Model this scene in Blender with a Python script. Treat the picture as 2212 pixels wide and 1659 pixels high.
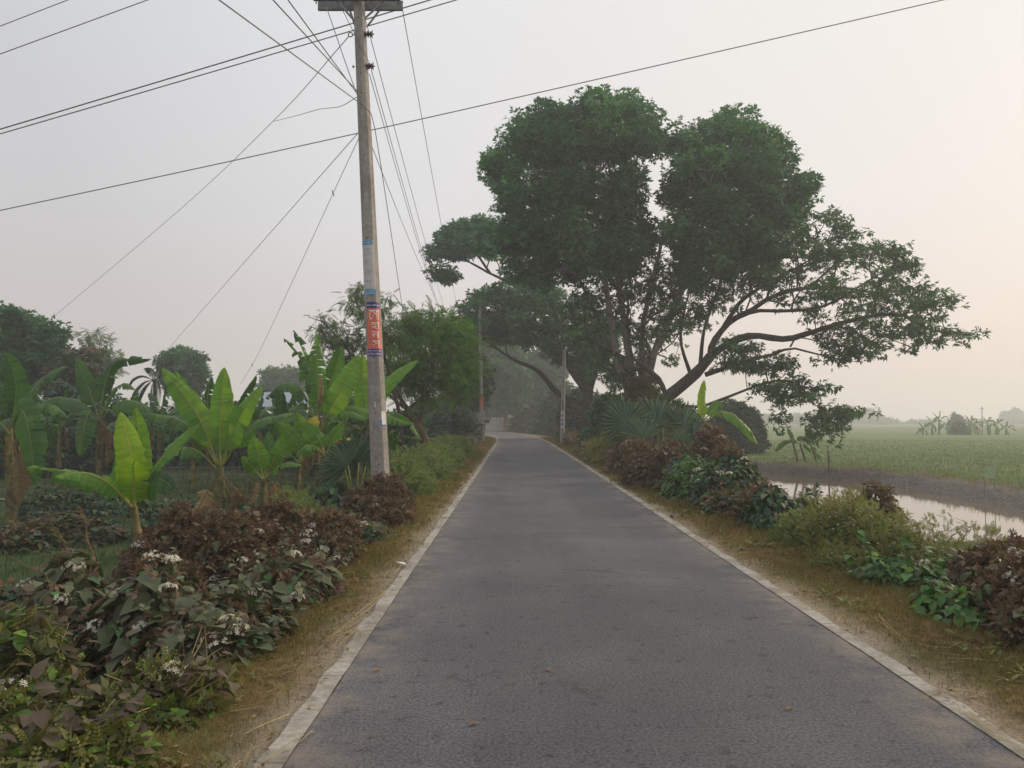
import bpy, bmesh, math, random
import numpy as np
from mathutils import Vector, Matrix

for _o in list(bpy.data.objects):
    bpy.data.objects.remove(_o, do_unlink=True)
SC = bpy.context.scene
COL = SC.collection
rng = np.random.default_rng(11)
random.seed(11)
R = math.radians

# ------------------------------------------------------------------ camera
F, CX, CY = 1640.0, 1106.0, 829.5          # focal length and centre for a 2212 x 1659 frame
EYE = np.array([0.0, 0.0, 1.65])
PITCH = math.atan(76.5 / 1640.0)
cam_d = bpy.data.cameras.new('camera')
cam_d.sensor_width = 36.0
cam_d.lens = 36.0 * F / 2212.0
cam_d.clip_start = 0.05
cam_d.clip_end = 5000
cam = bpy.data.objects.new('camera', cam_d)
COL.objects.link(cam)
cam.location = EYE
cam.rotation_euler = (R(90) + PITCH, 0, 0)
SC.camera = cam

# ------------------------------------------------------------------ light
SUN_AZ, SUN_EL = R(62), R(20)              # azimuth clockwise from +Y, elevation
sun_dir = np.array([math.sin(SUN_AZ) * math.cos(SUN_EL), math.cos(SUN_AZ) * math.cos(SUN_EL), math.sin(SUN_EL)])
wd = bpy.data.worlds.new('World')
SC.world = wd
wd.use_nodes = True
nt = wd.node_tree
nt.nodes.clear()
def wn(t, **k):
    n = nt.nodes.new(t)
    for a, b in k.items():
        setattr(n, a, b)
    return n
w_out = wn('ShaderNodeOutputWorld'); w_bg = wn('ShaderNodeBackground')
w_sky = wn('ShaderNodeTexSky', sky_type='NISHITA', sun_disc=False)
w_sky.sun_elevation = SUN_EL; w_sky.sun_rotation = SUN_AZ
w_sky.air_density = 1.0; w_sky.dust_density = 4.0; w_sky.ozone_density = 1.0
w_tc = wn('ShaderNodeTexCoord'); w_sep = wn('ShaderNodeSeparateXYZ')
nt.links.new(w_tc.outputs['Generated'], w_sep.inputs[0])
w_r = wn('ShaderNodeValToRGB')             # pale haze of the dawn sky by elevation, in tenths (strength 0.1 below)
HZ = 1.09
els = [(0.0, (0.71, 0.61, 0.585)), (0.12, (0.78, 0.705, 0.69)), (0.26, (0.80, 0.785, 0.785)), (0.50, (0.82, 0.83, 0.845)), (0.75, (1.25, 1.25, 1.27)), (1.0, (1.55, 1.55, 1.58))]
cr = w_r.color_ramp
while len(cr.elements) < len(els):
    cr.elements.new(0.5)
for e, (p, c) in zip(cr.elements, els):
    e.position = p; e.color = (*[x / 1.6 for x in c], 1)
nt.links.new(w_sep.outputs[2], w_r.inputs[0])
w_dot = wn('ShaderNodeVectorMath', operation='DOT_PRODUCT')
nt.links.new(w_tc.outputs['Generated'], w_dot.inputs[0]); w_dot.inputs[1].default_value = tuple(sun_dir)
w_g = wn('ShaderNodeValToRGB')
gl = [(0.0, (0.78, 0.78, 0.82)), (0.52, (0.76, 0.765, 0.785)), (0.70, (0.95, 0.95, 0.955)), (0.86, (1.05, 1.005, .955)), (1.0, (1.07, 1.02, .945))]
cg = w_g.color_ramp
while len(cg.elements) < len(gl):
    cg.elements.new(0.5)
for e, (p, c) in zip(cg.elements, gl):
    e.position = p; e.color = (*[x / 1.2 for x in c], 1)
w_mr = wn('ShaderNodeMapRange')
w_mr.inputs[1].default_value = -1; w_mr.inputs[2].default_value = 1
nt.links.new(w_dot.outputs['Value'], w_mr.inputs[0]); nt.links.new(w_mr.outputs[0], w_g.inputs[0])
w_mul = wn('ShaderNodeMix', data_type='RGBA', blend_type='MULTIPLY'); w_mul.inputs[0].default_value = 1
nt.links.new(w_r.outputs[0], w_mul.inputs[6]); nt.links.new(w_g.outputs[0], w_mul.inputs[7])
w_sc = wn('ShaderNodeVectorMath', operation='SCALE'); w_sc.inputs['Scale'].default_value = 1.6 * 1.2 * 10 * HZ
nt.links.new(w_mul.outputs[2], w_sc.inputs[0])
w_mix = wn('ShaderNodeMix', data_type='RGBA'); w_mix.inputs[0].default_value = 0.90
nt.links.new(w_sky.outputs[0], w_mix.inputs[6]); nt.links.new(w_sc.outputs[0], w_mix.inputs[7])
nt.links.new(w_mix.outputs[2], w_bg.inputs[0]); w_bg.inputs[1].default_value = 0.1
nt.links.new(w_bg.outputs[0], w_out.inputs[0])

sl = bpy.data.lights.new('sun', 'SUN')
sl.energy = 2.3; sl.angle = R(13); sl.color = (1.0, 0.80, 0.58)
so = bpy.data.objects.new('sun', sl); COL.objects.link(so)
so.rotation_euler = Vector(-sun_dir).to_track_quat('-Z', 'Y').to_euler()

SC.view_settings.view_transform = 'Standard'
SC.view_settings.look = 'None'
SC.view_settings.exposure = 0.0
SC.view_settings.gamma = 1.0
cy = SC.cycles
cy.max_bounces = 7; cy.diffuse_bounces = 3; cy.glossy_bounces = 2; cy.transmission_bounces = 5
cy.transparent_max_bounces = 8; cy.volume_bounces = 1
cy.use_denoising = True

# ------------------------------------------------------------------ helpers
def P(px, py, Y):
    """point at depth Y (metres along the road) seen at a pixel of the 2212-wide frame"""
    u = (px - CX) / F; v = -(py - CY) / F
    c, s = math.cos(PITCH), math.sin(PITCH)
    d = np.array([u, c - v * s, s + v * c])
    return EYE + d * (Y / d[1])

def G(px, py, z=0.0):
    """point of the horizontal plane z seen at a pixel"""
    p = P(px, py, 1.0) - EYE
    t = (z - EYE[2]) / p[2]
    return EYE + p * t

def nrm(a):
    a = np.asarray(a, float)
    n = np.linalg.norm(a, axis=-1, keepdims=True)
    return a / np.maximum(n, 1e-9)

class MB:
    """collects vertices, faces, a material index and a tint per face; build() links ONE mesh object"""
    def __init__(s):
        s.V = []; s.F = []; s.n = 0
    def add(s, v, faces, mat=0, tint=0.5, smooth=True):
        v = np.asarray(v, float).reshape(-1, 3)
        if not isinstance(faces, (list, tuple)) or np.ndim(faces[0]) == 1:
            faces = [np.asarray(faces)]
        for f in faces:
            f = np.asarray(f, int)
            if len(f) == 0:
                continue
            t = np.broadcast_to(np.asarray(tint, float), (len(f),)) if np.ndim(tint) <= 1 else tint
            s.F.append((f + s.n, mat, t, smooth))
        s.V.append(v); s.n += len(v)
        return s
    def build(s, name, mats, parent=None):
        me = bpy.data.meshes.new(name)
        V = np.concatenate(s.V) if s.V else np.zeros((0, 3))
        me.vertices.add(len(V)); me.vertices.foreach_set('co', V.astype(np.float32).ravel())
        loops = np.concatenate([f.ravel() for f, _, _, _ in s.F])
        tot = np.concatenate([np.full(len(f), f.shape[1]) for f, _, _, _ in s.F])
        start = np.concatenate([[0], np.cumsum(tot)[:-1]])
        me.loops.add(len(loops)); me.polygons.add(len(tot))
        me.loops.foreach_set('vertex_index', loops.astype(np.int32))
        me.polygons.foreach_set('loop_start', start.astype(np.int32))
        me.polygons.foreach_set('material_index', np.concatenate([np.full(len(f), m) for f, m, _, _ in s.F]).astype(np.int32))
        me.polygons.foreach_set('use_smooth', np.concatenate([np.full(len(f), q) for f, _, _, q in s.F]))
        at = me.attributes.new('v', 'FLOAT', 'FACE')
        at.data.foreach_set('value', np.concatenate([t for _, _, t, _ in s.F]).astype(np.float32))
        me.update(calc_edges=True)
        for m in (mats if isinstance(mats, (list, tuple)) else [mats]):
            me.materials.append(m)
        o = bpy.data.objects.new(name, me)
        COL.objects.link(o)
        if parent is not None:
            o.parent = parent
            o.matrix_parent_inverse = Matrix.Translation(-Vector(parent.location))
        return o

def tag(o, label=None, cat=None, group=None, kind=None):
    if label: o['label'] = label
    if cat: o['category'] = cat
    if group: o['group'] = group
    if kind: o['kind'] = kind
    return o

def thing(name, loc, label, cat, group=None):
    o = bpy.data.objects.new(name, None)
    o.empty_display_size = 0.2
    COL.objects.link(o)
    o.location = tuple(float(q) for q in loc)
    return tag(o, label, cat, group)

def spline(pts, n):
    """Catmull-Rom through pts, n samples"""
    p = np.asarray(pts, float)
    if len(p) == 2:
        t = np.linspace(0, 1, n)[:, None]
        return p[0] * (1 - t) + p[1] * t
    q = np.vstack([2 * p[0] - p[1], p, 2 * p[-1] - p[-2]])
    L = np.concatenate([[0], np.cumsum(np.linalg.norm(np.diff(p, axis=0), axis=1))])
    s = np.linspace(0, L[-1], n)
    i = np.clip(np.searchsorted(L, s, side='right') - 1, 0, len(p) - 2)
    t = ((s - L[i]) / np.maximum(L[i + 1] - L[i], 1e-9))[:, None]
    a, b, c, d = q[i], q[i + 1], q[i + 2], q[i + 3]
    return 0.5 * (2 * b + (c - a) * t + (2 * a - 5 * b + 4 * c - d) * t ** 2 + (3 * b - a - 3 * c + d) * t ** 3)

def tube(mb, pts, rad, sides=8, mat=0, tint=0.5, cap=True, prof=None, up=None):
    p = np.asarray(pts, float); n = len(p)
    rad = np.broadcast_to(np.asarray(rad, float), (n,))
    t = nrm(np.gradient(p, axis=0))
    ref = np.array(up if up is not None else ([1.0, 0, 0] if abs(t[0][0]) < 0.8 else [0, 1.0, 0]))
    X = np.zeros((n, 3)); x = ref
    for i in range(n):
        x = x - t[i] * np.dot(x, t[i]); x = x / max(np.linalg.norm(x), 1e-9); X[i] = x
    Y = np.cross(t, X)
    a = np.linspace(0, 2 * np.pi, sides, endpoint=False)
    k = np.ones(sides) if prof is None else np.asarray(prof)
    v = p[:, None, :] + rad[:, None, None] * ((np.cos(a) * k)[None, :, None] * X[:, None, :] + (np.sin(a) * k)[None, :, None] * Y[:, None, :])
    i = np.arange(n - 1)[:, None]; j = np.arange(sides)[None, :]; j2 = (j + 1) % sides
    f = np.stack([i * sides + j, i * sides + j2, (i + 1) * sides + j2, (i + 1) * sides + j], -1).reshape(-1, 4)
    fs = [f]
    v = v.reshape(-1, 3)
    if cap:
        v = np.vstack([v, p[0], p[-1]])
        jj = np.arange(sides)
        fs.append(np.concatenate([np.stack([np.full(sides, n * sides), (jj + 1) % sides, jj], -1),
                                  np.stack([np.full(sides, n * sides + 1), (n - 1) * sides + jj, (n - 1) * sides + (jj + 1) % sides], -1)]))
    mb.add(v, fs, mat, tint)

def segs(mb, a, b, ra, rb, sides=4, mat=0, tint=0.5):
    """many tapered twigs at once"""
    a = np.asarray(a, float); b = np.asarray(b, float); n = len(a)
    if n == 0: return
    ra = np.broadcast_to(ra, (n,)); rb = np.broadcast_to(rb, (n,))
    t = nrm(b - a)
    ref = np.where(np.abs(t[:, 2:3]) < 0.9, np.array([[0, 0, 1.0]]), np.array([[1.0, 0, 0]]))
    X = nrm(np.cross(t, ref)); Y = np.cross(t, X)
    an = np.linspace(0, 2 * np.pi, sides, endpoint=False)
    ring = np.cos(an)[None, :, None] * X[:, None] + np.sin(an)[None, :, None] * Y[:, None]
    v = np.stack([a[:, None] + ring * ra[:, None, None], b[:, None] + ring * rb[:, None, None]], 1).reshape(-1, 3)
    base = (np.arange(n) * 2 * sides)[:, None]; j = np.arange(sides)[None]; j2 = (j + 1) % sides
    f = np.stack([base + j, base + j2, base + sides + j2, base + sides + j], -1).reshape(-1, 4)
    mb.add(v, f, mat, tint if np.ndim(tint) == 0 else np.repeat(tint, sides))

def scatter(mb, T, pos, fwd, up, size, mat=0, tint=0.5):
    """copies of a leaf template T=(verts, quads, tris); x right, y along the leaf, z its upper side"""
    tv, tq, tt = T
    n = len(pos); k = len(tv)
    if n == 0: return
    f = nrm(fwd); r = np.cross(f, up); r = nrm(r); u = np.cross(r, f)
    size = np.broadcast_to(np.asarray(size, float), (n,))
    v = pos[:, None] + size[:, None, None] * (tv[None, :, 0:1] * r[:, None] + tv[None, :, 1:2] * f[:, None] + tv[None, :, 2:3] * u[:, None])
    base = (np.arange(n) * k)[:, None, None]
    tint = np.broadcast_to(np.asarray(tint, float), (n,))
    fs = []; first = True
    v = v.reshape(-1, 3)
    off = mb.n
    mb.V.append(v); mb.n += len(v)
    for q in (tq, tt):
        if len(q):
            ff = (base + q[None]).reshape(-1, q.shape[1]) + off
            mb.F.append((ff, mat, np.repeat(tint, len(q)), True))

def A(*x): return np.array(x, float)
def I(*x): return np.array(x, int)
NOF = np.zeros((0, 3), int)
T_LEAF = (A([0, 0, 0], [-.24, .42, .06], [.24, .42, .06], [0, 1, -.08], [0, .5, 0]), I([0, 4, 3, 1], [0, 2, 3, 4]), NOF)
T_QUAD = (A([0, 0, 0], [.3, .45, .05], [0, 1, -.05], [-.3, .45, .05]), I([0, 1, 2, 3]), NOF)
T_HEART = (A([0, .02, 0], [0, .3, -.015], [0, .66, -.08], [0, 1, -.24],
             [-.2, -.06, .02], [-.41, .24, .05], [-.27, .62, -.02],
             [.2, -.06, .02], [.41, .24, .05], [.27, .62, -.02]),
           I([0, 1, 5, 4], [1, 2, 6, 5], [0, 7, 8, 1], [1, 8, 9, 2]), I([2, 3, 6], [2, 9, 3]))
T_LONG = (A([0, 0, 0], [0, .33, 0], [0, .7, -.05], [0, 1, -.18], [-.17, .3, .05], [-.14, .68, .0], [.17, .3, .05], [.14, .68, 0]),
          I([1, 2, 5, 4], [1, 6, 7, 2]), I([0, 1, 4], [0, 6, 1], [2, 3, 5], [2, 7, 3]))
def t_spray(n, w, seed):
    g = np.random.default_rng(seed); v = []; q = []
    for i in range(n):
        a = (i - (n - 1) / 2) / n * 3.6 + g.normal(0, .15); L = g.uniform(.6, 1.0); z = g.normal(-.05, .2); d = g.uniform(0, .25)
        f = A(math.sin(a), math.cos(a), z); s = A(math.cos(a), -math.sin(a), g.normal(0, .3)); b = len(v)
        v += [f * d, f * (d + L * .45) + s * w, f * (d + L) - A(0, 0, .12), f * (d + L * .45) - s * w]
        q.append([b, b + 1, b + 2, b + 3])
    return (np.array(v), np.array(q), NOF)
T_SPRAY = t_spray(5, .2, 1)
T_SPRAY7 = t_spray(7, .15, 2)
def t_pinnate(n, droop, lw=.045, ll=.27):
    v = []; q = []
    for i in range(n):
        y = .12 + .85 * i / (n - 1); z = -droop * y * y; L = ll * (1 - .55 * abs(i / (n - 1) - .35))
        for s in (-1, 1):
            b = len(v); dz = -.35 * L
            v += [A(0, y, z), A(s * L * .5, y + .02 - lw, z + dz * .3), A(s * L, y + .07, z + dz), A(s * L * .5, y + .04 + lw, z + dz * .3)]
            q.append([b, b + 1, b + 2, b + 3] if s > 0 else [b, b + 3, b + 2, b + 1])
    b = len(v)
    v += [A(-.008, 0, 0), A(.008, 0, 0), A(.005, .97, -droop), A(-.005, .97, -droop)]
    q.append([b, b + 1, b + 2, b + 3])
    return (np.array(v), np.array(q), NOF)
T_PIN = t_pinnate(9, .25)
T_FERN = t_pinnate(5, .15, .09, .3)
def t_star():
    v = []; q = []
    for i in range(5):
        a = i * 1.2566; d = A(math.cos(a), .25, math.sin(a)); s = A(-math.sin(a), 0, math.cos(a)); b = len(v)
        v += [A(0, 0, 0), d * .55 + s * .16, d, d * .55 - s * .16]; q.append([b, b + 1, b + 2, b + 3])
    return (np.array(v), np.array(q), NOF)
T_STAR = t_star()

# ------------------------------------------------------------------ materials
def mat(name):
    m = bpy.data.materials.new(name); m.use_nodes = True
    n = m.node_tree; n.nodes.clear()
    o = n.nodes.new('ShaderNodeOutputMaterial')
    return m, n, o
def node(n, t, **k):
    x = n.nodes.new(t)
    for a, b in k.items(): setattr(x, a, b)
    return x
def ramp(n, src, cols, pos=None):
    r = node(n, 'ShaderNodeValToRGB'); e = r.color_ramp
    while len(e.elements) < len(cols): e.elements.new(.5)
    for i, c in enumerate(cols):
        e.elements[i].position = pos[i] if pos else i / max(1, len(cols) - 1)
        e.elements[i].color = (*c, 1)
    n.links.new(src, r.inputs[0]); return r.outputs[0]
def noise(n, scale, detail=4, rough=.55, vec=None, dist=0.0):
    t = node(n, 'ShaderNodeTexNoise'); t.inputs['Scale'].default_value = scale; t.inputs['Detail'].default_value = detail
    t.inputs['Roughness'].default_value = rough; t.inputs['Distortion'].default_value = dist
    if vec is None:
        g = node(n, 'ShaderNodeNewGeometry'); vec = g.outputs['Position']
    n.links.new(vec, t.inputs['Vector']); return t.outputs[0]
def mixc(n, fac, a, b, mode='MIX'):
    x = node(n, 'ShaderNodeMix', data_type='RGBA', blend_type=mode)
    if isinstance(fac, (int, float)): x.inputs[0].default_value = fac
    else: n.links.new(fac, x.inputs[0])
    for i, c in ((6, a), (7, b)):
        if isinstance(c, tuple): x.inputs[i].default_value = (*c, 1)
        else: n.links.new(c, x.inputs[i])
    return x.outputs[2]
def attr(n, name='v'):
    a = node(n, 'ShaderNodeAttribute'); a.attribute_name = name; return a
def bump(n, h, s, d=.02):
    b = node(n, 'ShaderNodeBump'); b.inputs['Strength'].default_value = s; b.inputs['Distance'].default_value = d
    n.links.new(h, b.inputs['Height']); return b.outputs[0]
def bsdf(n, o, col, rough=.8, normal=None, spec=.3):
    b = node(n, 'ShaderNodeBsdfPrincipled'); b.inputs['Roughness'].default_value = rough
    b.inputs['Specular IOR Level'].default_value = spec
    if isinstance(col, tuple): b.inputs['Base Color'].default_value = (*col, 1)
    else: n.links.new(col, b.inputs['Base Color'])
    if normal is not None: n.links.new(normal, b.inputs['Normal'])
    n.links.new(b.outputs[0], o.inputs[0]); return b
def leafmat(name, cols, trans=.3, rough=.55, spec=.3, nsc=0.0):
    m, n, o = mat(name)
    c = ramp(n, attr(n).outputs['Fac'], cols)
    if nsc:
        c = mixc(n, .55, c, ramp(n, noise(n, nsc, 3), [(.35, .33, .3), (1.35, 1.3, 1.15)]), 'MULTIPLY')
    b = bsdf(n, o, c, rough, None, spec)
    t = node(n, 'ShaderNodeBsdfTranslucent')
    c2 = mixc(n, 1.0, c, (1.25, 1.3, .75), 'MULTIPLY')
    n.links.new(c2, t.inputs[0])
    x = node(n, 'ShaderNodeMixShader'); x.inputs[0].default_value = trans
    n.links.new(b.outputs[0], x.inputs[1]); n.links.new(t.outputs[0], x.inputs[2]); n.links.new(x.outputs[0], o.inputs[0])
    return m
def plain(name, c1, c2, sc=8, rough=.85, bs=.3, spec=.25, detail=5):
    m, n, o = mat(name)
    h = noise(n, sc, detail)
    bsdf(n, o, ramp(n, h, [c1, c2], [.3, .7]), rough, bump(n, h, bs), spec); return m
def barkmat(name, c1, c2):
    m, n, o = mat(name)
    g = node(n, 'ShaderNodeNewGeometry'); mp = node(n, 'ShaderNodeMapping'); mp.inputs['Scale'].default_value = (6, 6, 1.2)
    n.links.new(g.outputs['Position'], mp.inputs[0])
    h = noise(n, 1.5, 6, .65, mp.outputs[0])
    bsdf(n, o, ramp(n, h, [c1, c2], [.32, .68]), .9, bump(n, h, .6, .05), .15); return m

M = {}
M['tall'] = leafmat('tall_tree_leaf', [(.012, .06, .026), (.03, .125, .044), (.085, .24, .066)])
M['rain'] = leafmat('rain_tree_leaf', [(.014, .058, .024), (.036, .105, .034), (.08, .18, .048)])
M['rainback'] = leafmat('far_rain_tree_leaf', [(.012, .07, .034), (.03, .13, .05), (.075, .22, .065)])
M['bright'] = leafmat('bright_feather_leaf', [(.045, .13, .02), (.10, .22, .03), (.17, .30, .045)], .45)
M['feather'] = leafmat('feather_leaf', [(.045, .09, .035), (.085, .15, .05), (.14, .21, .07)], .4)
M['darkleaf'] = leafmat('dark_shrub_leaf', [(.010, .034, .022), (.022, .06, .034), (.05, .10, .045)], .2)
M['midleaf'] = leafmat('mid_tree_leaf', [(.014, .066, .03), (.034, .12, .046), (.08, .20, .06)], .3)
M['olive'] = leafmat('olive_leaf', [(.05, .065, .02), (.10, .11, .03), (.16, .15, .04)], .3)
M['mixleaf'] = leafmat('part_brown_leaf', [(.012, .04, .02), (.03, .075, .03), (.07, .075, .04), (.15, .09, .06)], .3)
M['brownleaf'] = leafmat('brown_leaf', [(.07, .05, .03), (.13, .085, .05), (.18, .12, .07)], .3)
M['dusty'] = leafmat('dusty_bush_leaf', [(.052, .07, .036), (.09, .112, .058), (.15, .16, .092)], .12, .62, .25, 9)
M['dustbrown'] = leafmat('brown_dusty_leaf', [(.055, .046, .032), (.095, .076, .052), (.145, .12, .08)], .15, .65, .2, 9)
M['calyx'] = leafmat('red_calyx', [(.075, .046, .032), (.125, .078, .052), (.19, .135, .085)], .25, .7)
M['green'] = leafmat('green_bush_leaf', [(.025, .07, .022), (.05, .13, .03), (.10, .20, .045)], .2, .5)
M['vine'] = leafmat('vine_leaf', [(.05, .11, .018), (.10, .20, .026), (.21, .34, .04)], .4, .5)
M['weed'] = leafmat('weed_leaf', [(.06, .10, .025), (.11, .165, .04), (.19, .23, .07)], .35)
M['weedy'] = leafmat('yellow_weed_leaf', [(.09, .10, .03), (.155, .165, .045), (.23, .23, .08)], .35)
M['white'] = leafmat('white_petal', [(.62, .58, .5), (.8, .78, .72)], .25)
M['grass'] = leafmat('dry_grass', [(.07, .075, .018), (.16, .12, .036), (.30, .215, .085)], .3, .8)
M['fieldgrass'] = leafmat('field_grass', [(.025, .055, .018), (.045, .09, .024), (.075, .125, .03)], .3, .7)
M['rice'] = leafmat('rice_blade', [(.10, .145, .055), (.12, .17, .062), (.145, .19, .07)], .3, .7)
M['straw'] = leafmat('straw', [(.32, .25, .12), (.5, .4, .2)], .2, .7)
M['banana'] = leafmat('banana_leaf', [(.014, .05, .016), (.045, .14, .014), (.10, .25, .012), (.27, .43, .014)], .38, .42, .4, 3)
M['rib'] = leafmat('banana_rib', [(.07, .13, .03), (.17, .23, .045), (.33, .30, .06)], .1, .5)
M['dry'] = leafmat('dry_banana_leaf', [(.08, .052, .027), (.19, .125, .065), (.34, .24, .13)], .2, .8, .1, 6)
M['yellow'] = leafmat('yellow_banana_leaf', [(.35, .27, .03), (.5, .42, .05)], .4, .5)
M['stem'] = plain('banana_stem', (.035, .04, .014), (.20, .16, .06), 7, .7, .3)
M['fan'] = leafmat('fan_palm_leaf', [(.014, .04, .018), (.035, .08, .028), (.09, .15, .055)], .15, .45, .4)
M['bark'] = barkmat('dark_bark', (.03, .024, .02), (.085, .068, .055))
M['palebark'] = barkmat('pale_bark', (.13, .118, .10), (.28, .26, .225))
M['tanbark'] = barkmat('tan_bark', (.10, .07, .045), (.24, .17, .11))
M['twig'] = plain('dry_twig', (.09, .055, .03), (.19, .12, .06), 20)
M['rock'] = plain('grey_rubble', (.05, .042, .035), (.13, .11, .09), 6, .9, .9)
M['bamboo'] = plain('bamboo', (.11, .10, .085), (.21, .19, .155), 6)
M['tin'] = plain('tin_sheet', (.26, .30, .33), (.36, .40, .43), 2, .5, .1)
M['whitewall'] = plain('whitewashed_wall', (.30, .30, .28), (.50, .49, .46), 1.5, .9, .2)
M['iron'] = plain('galvanised_iron', (.12, .12, .125), (.24, .24, .245), 8, .5, .2)
M['darkiron'] = plain('rusty_iron', (.035, .03, .03), (.09, .07, .06), 20, .6, .3)
M['porcelain'] = plain('brown_porcelain', (.05, .028, .03), (.09, .05, .05), 10, .3, .05)
M['wire'] = plain('weathered_cable', (.11, .11, .115), (.18, .18, .185), 6, .5, .0)
M['net'] = plain('green_net', (.20, .30, .15), (.34, .42, .24), 9, .8, .1)
M['hole'] = plain('dark_hole', (.012, .011, .01), (.02, .018, .016), 9)

# ------------------------------------------------------------------ terrain
RC = spline([(.68, -60, 0), (.68, -20, 0), (.70, 5, 0), (.74, 18, 0), (.77, 35, 0), (.79, 48, 0), (.74, 58, 0), (.28, 72, 0), (-1.1, 86, 0), (-3.8, 100, 0), (-8, 112, 0), (-15, 124, 0), (-24, 134, 0), (-40, 145, 0), (-60, 152, 0)], 420)
HALF = 1.79
def sstep(x, a, b):
    t = np.clip((x - a) / (b - a), 0, 1); return t * t * (3 - 2 * t)
def roaddist(x, y):
    """distance to the road's centre line and the side (+1 right of it)"""
    x = np.asarray(x, float).ravel(); y = np.asarray(y, float).ravel()
    d = np.empty(len(x)); s = np.empty(len(x))
    tg = np.gradient(RC[:, :2], axis=0)
    for a in range(0, len(x), 4000):
        dx = x[a:a + 4000, None] - RC[None, :, 0]; dy = y[a:a + 4000, None] - RC[None, :, 1]
        q = dx * dx + dy * dy; i = q.argmin(1); k = np.arange(len(i))
        cr_ = tg[i, 1] * dx[k, i] - tg[i, 0] * dy[k, i]
        ln = np.hypot(tg[i, 0], tg[i, 1])
        mid = (np.abs(i - 210) < 205)
        d[a:a + 4000] = np.where(mid, np.maximum(np.abs(cr_) / ln, np.sqrt(q[k, i]) * .98), np.sqrt(q[k, i])); s[a:a + 4000] = np.sign(cr_)
    return d, s
YF = [6, 12, 20, 25, 29, 35, 40, 43, 46.5]; XF = [14.6, 15.4, 16.4, 17.0, 17.4, 17.5, 16.3, 14.7, 12.4]
YN = [6, 8, 21, 26, 32, 43, 46.5]; XN = [9.6, 9.6, 9.5, 9.6, 9.8, 10.4, 11.4]
def wob(x, y, k=1.0):
    return (np.sin(x * 1.7 * k + 1.3 * np.sin(y * .9 * k)) * np.cos(y * 1.3 * k + .7 * np.sin(x * 1.1 * k)) + .5 * np.sin(x * 4.1 * k + y * 3.3 * k))
def terrain(x, y):
    sh = np.shape(x); x = np.asarray(x, float).ravel(); y = np.asarray(y, float).ravel()
    d, s = roaddist(x, y)
    fall = np.where(s < 0, sstep(d, HALF + .75, HALF + 3.4), sstep(d, HALF + 1.5, HALF + 5.5))
    verge = sstep(d, HALF + .02, HALF + .35) * (1 - fall)
    z = -.014 - .93 * fall + .02 * verge * wob(x, y, 1.7) + .05 * fall * wob(x, y, .6) * (1 - sstep(np.hypot(x, y), 60, 120))
    xf = np.interp(y, YF, XF) + .16 * np.sin(y * 1.9) + .1 * np.sin(y * 4.3); xn = np.interp(y, YN, XN) + .2 * np.sin(y * 1.1)
    af = xf - x; an = x - xn
    far = np.interp(af, [-3, -1.2, -.7, 0, .4, 1.5], [5, -.9, -.98, -1.43, -1.75, -2.1])
    near = np.interp(an, [-9, -4.5, -1.2, 0, 1.5], [6, -.8, -1.25, -1.42, -2.0])
    ends = np.interp(np.minimum(y - 18.9 + .25 * np.sin(x * 1.4), 46.5 - y), [-8, -3.5, -.9, 0, 1.5], [5, -.8, -1.2, -1.4, -2.0])
    pond = np.maximum(np.maximum(far, near), ends)
    mudf = np.exp(-((af + .65) / .5) ** 2) * (sstep(y, 14, 17) * (1 - sstep(y, 47, 49)))
    ridge = np.exp(-((af + 1.35) / .6) ** 2) * sstep(y, 14, 18) * (1 - sstep(y, 46, 48))
    # the mud wall bends round the pond's far end
    e2 = np.exp(-((y - 47.0) / .9) ** 2) * sstep(x, 11, 12.5) * (1 - sstep(x, 17, 18.5))
    z = z + ridge * (.10 + .07 * wob(x * 2, y * 2, 1.1)) + e2 * .12
    zz = np.minimum(z, pond)
    zz = zz + mudf * (.07 * wob(x * 3.1, y * 2.7, 1.4) + .05 * wob(x * 5.3 + 2, y * 4.7, 1.3)) + ridge * .05 * wob(x * 4.1, y * 5.0, 1.2)
    return zz.reshape(sh)
def zat(x, y): return float(terrain(np.array([x]), np.array([y]))[0])

gx = np.unique(np.concatenate([np.linspace(-700, -40, 14), np.linspace(-40, -7, 42), np.arange(-7, 7, .2), np.arange(7, 22, .25), np.linspace(22, 60, 40), np.linspace(60, 700, 16)]))
gy = np.unique(np.concatenate([np.linspace(-60, -3, 14), np.arange(-3, 52, .25), np.arange(52, 140, 1.2), np.linspace(140, 700, 16)]))
X, Y = np.meshgrid(gx, gy)
Z = terrain(X, Y)
tv = np.stack([X, Y, Z], -1).reshape(-1, 3)
nx, ny = len(gx), len(gy)
ii = (np.arange(ny - 1)[:, None] * nx + np.arange(nx - 1)[None]).reshape(-1)
tf = np.stack([ii, ii + 1, ii + nx + 1, ii + nx], -1)
d_, s_ = roaddist(tv[:, 0], tv[:, 1])
dry = np.where(s_ < 0, 1 - sstep(d_, HALF + .6, HALF + 1.5), 1 - sstep(d_, HALF + 1.4, HALF + 3.0))
dust = 1 - sstep(d_ + .06 * wob(tv[:, 0] * 2, tv[:, 1] * 2), HALF + .15, HALF + .42)
xf = np.interp(tv[:, 1], YF, XF); af = xf - tv[:, 0]
iny = sstep(tv[:, 1], 17.6, 18.8) * (1 - sstep(tv[:, 1], 48, 49.5))
mud = sstep(af, -1.75, -1.1) * iny * sstep(tv[:, 0], 10.5, 12)
mud = np.maximum(mud, sstep(tv[:, 1], 46, 46.6) * (1 - sstep(tv[:, 1], 47.4, 48.6)) * sstep(tv[:, 0], 10, 12) * (1 - sstep(tv[:, 0], 17.5, 19)))
rice = np.maximum(sstep(-af, 1.0, 2.0), sstep(tv[:, 1], 48.5, 50)) * (s_ > 0) * sstep(d_, 5, 9)
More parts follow.
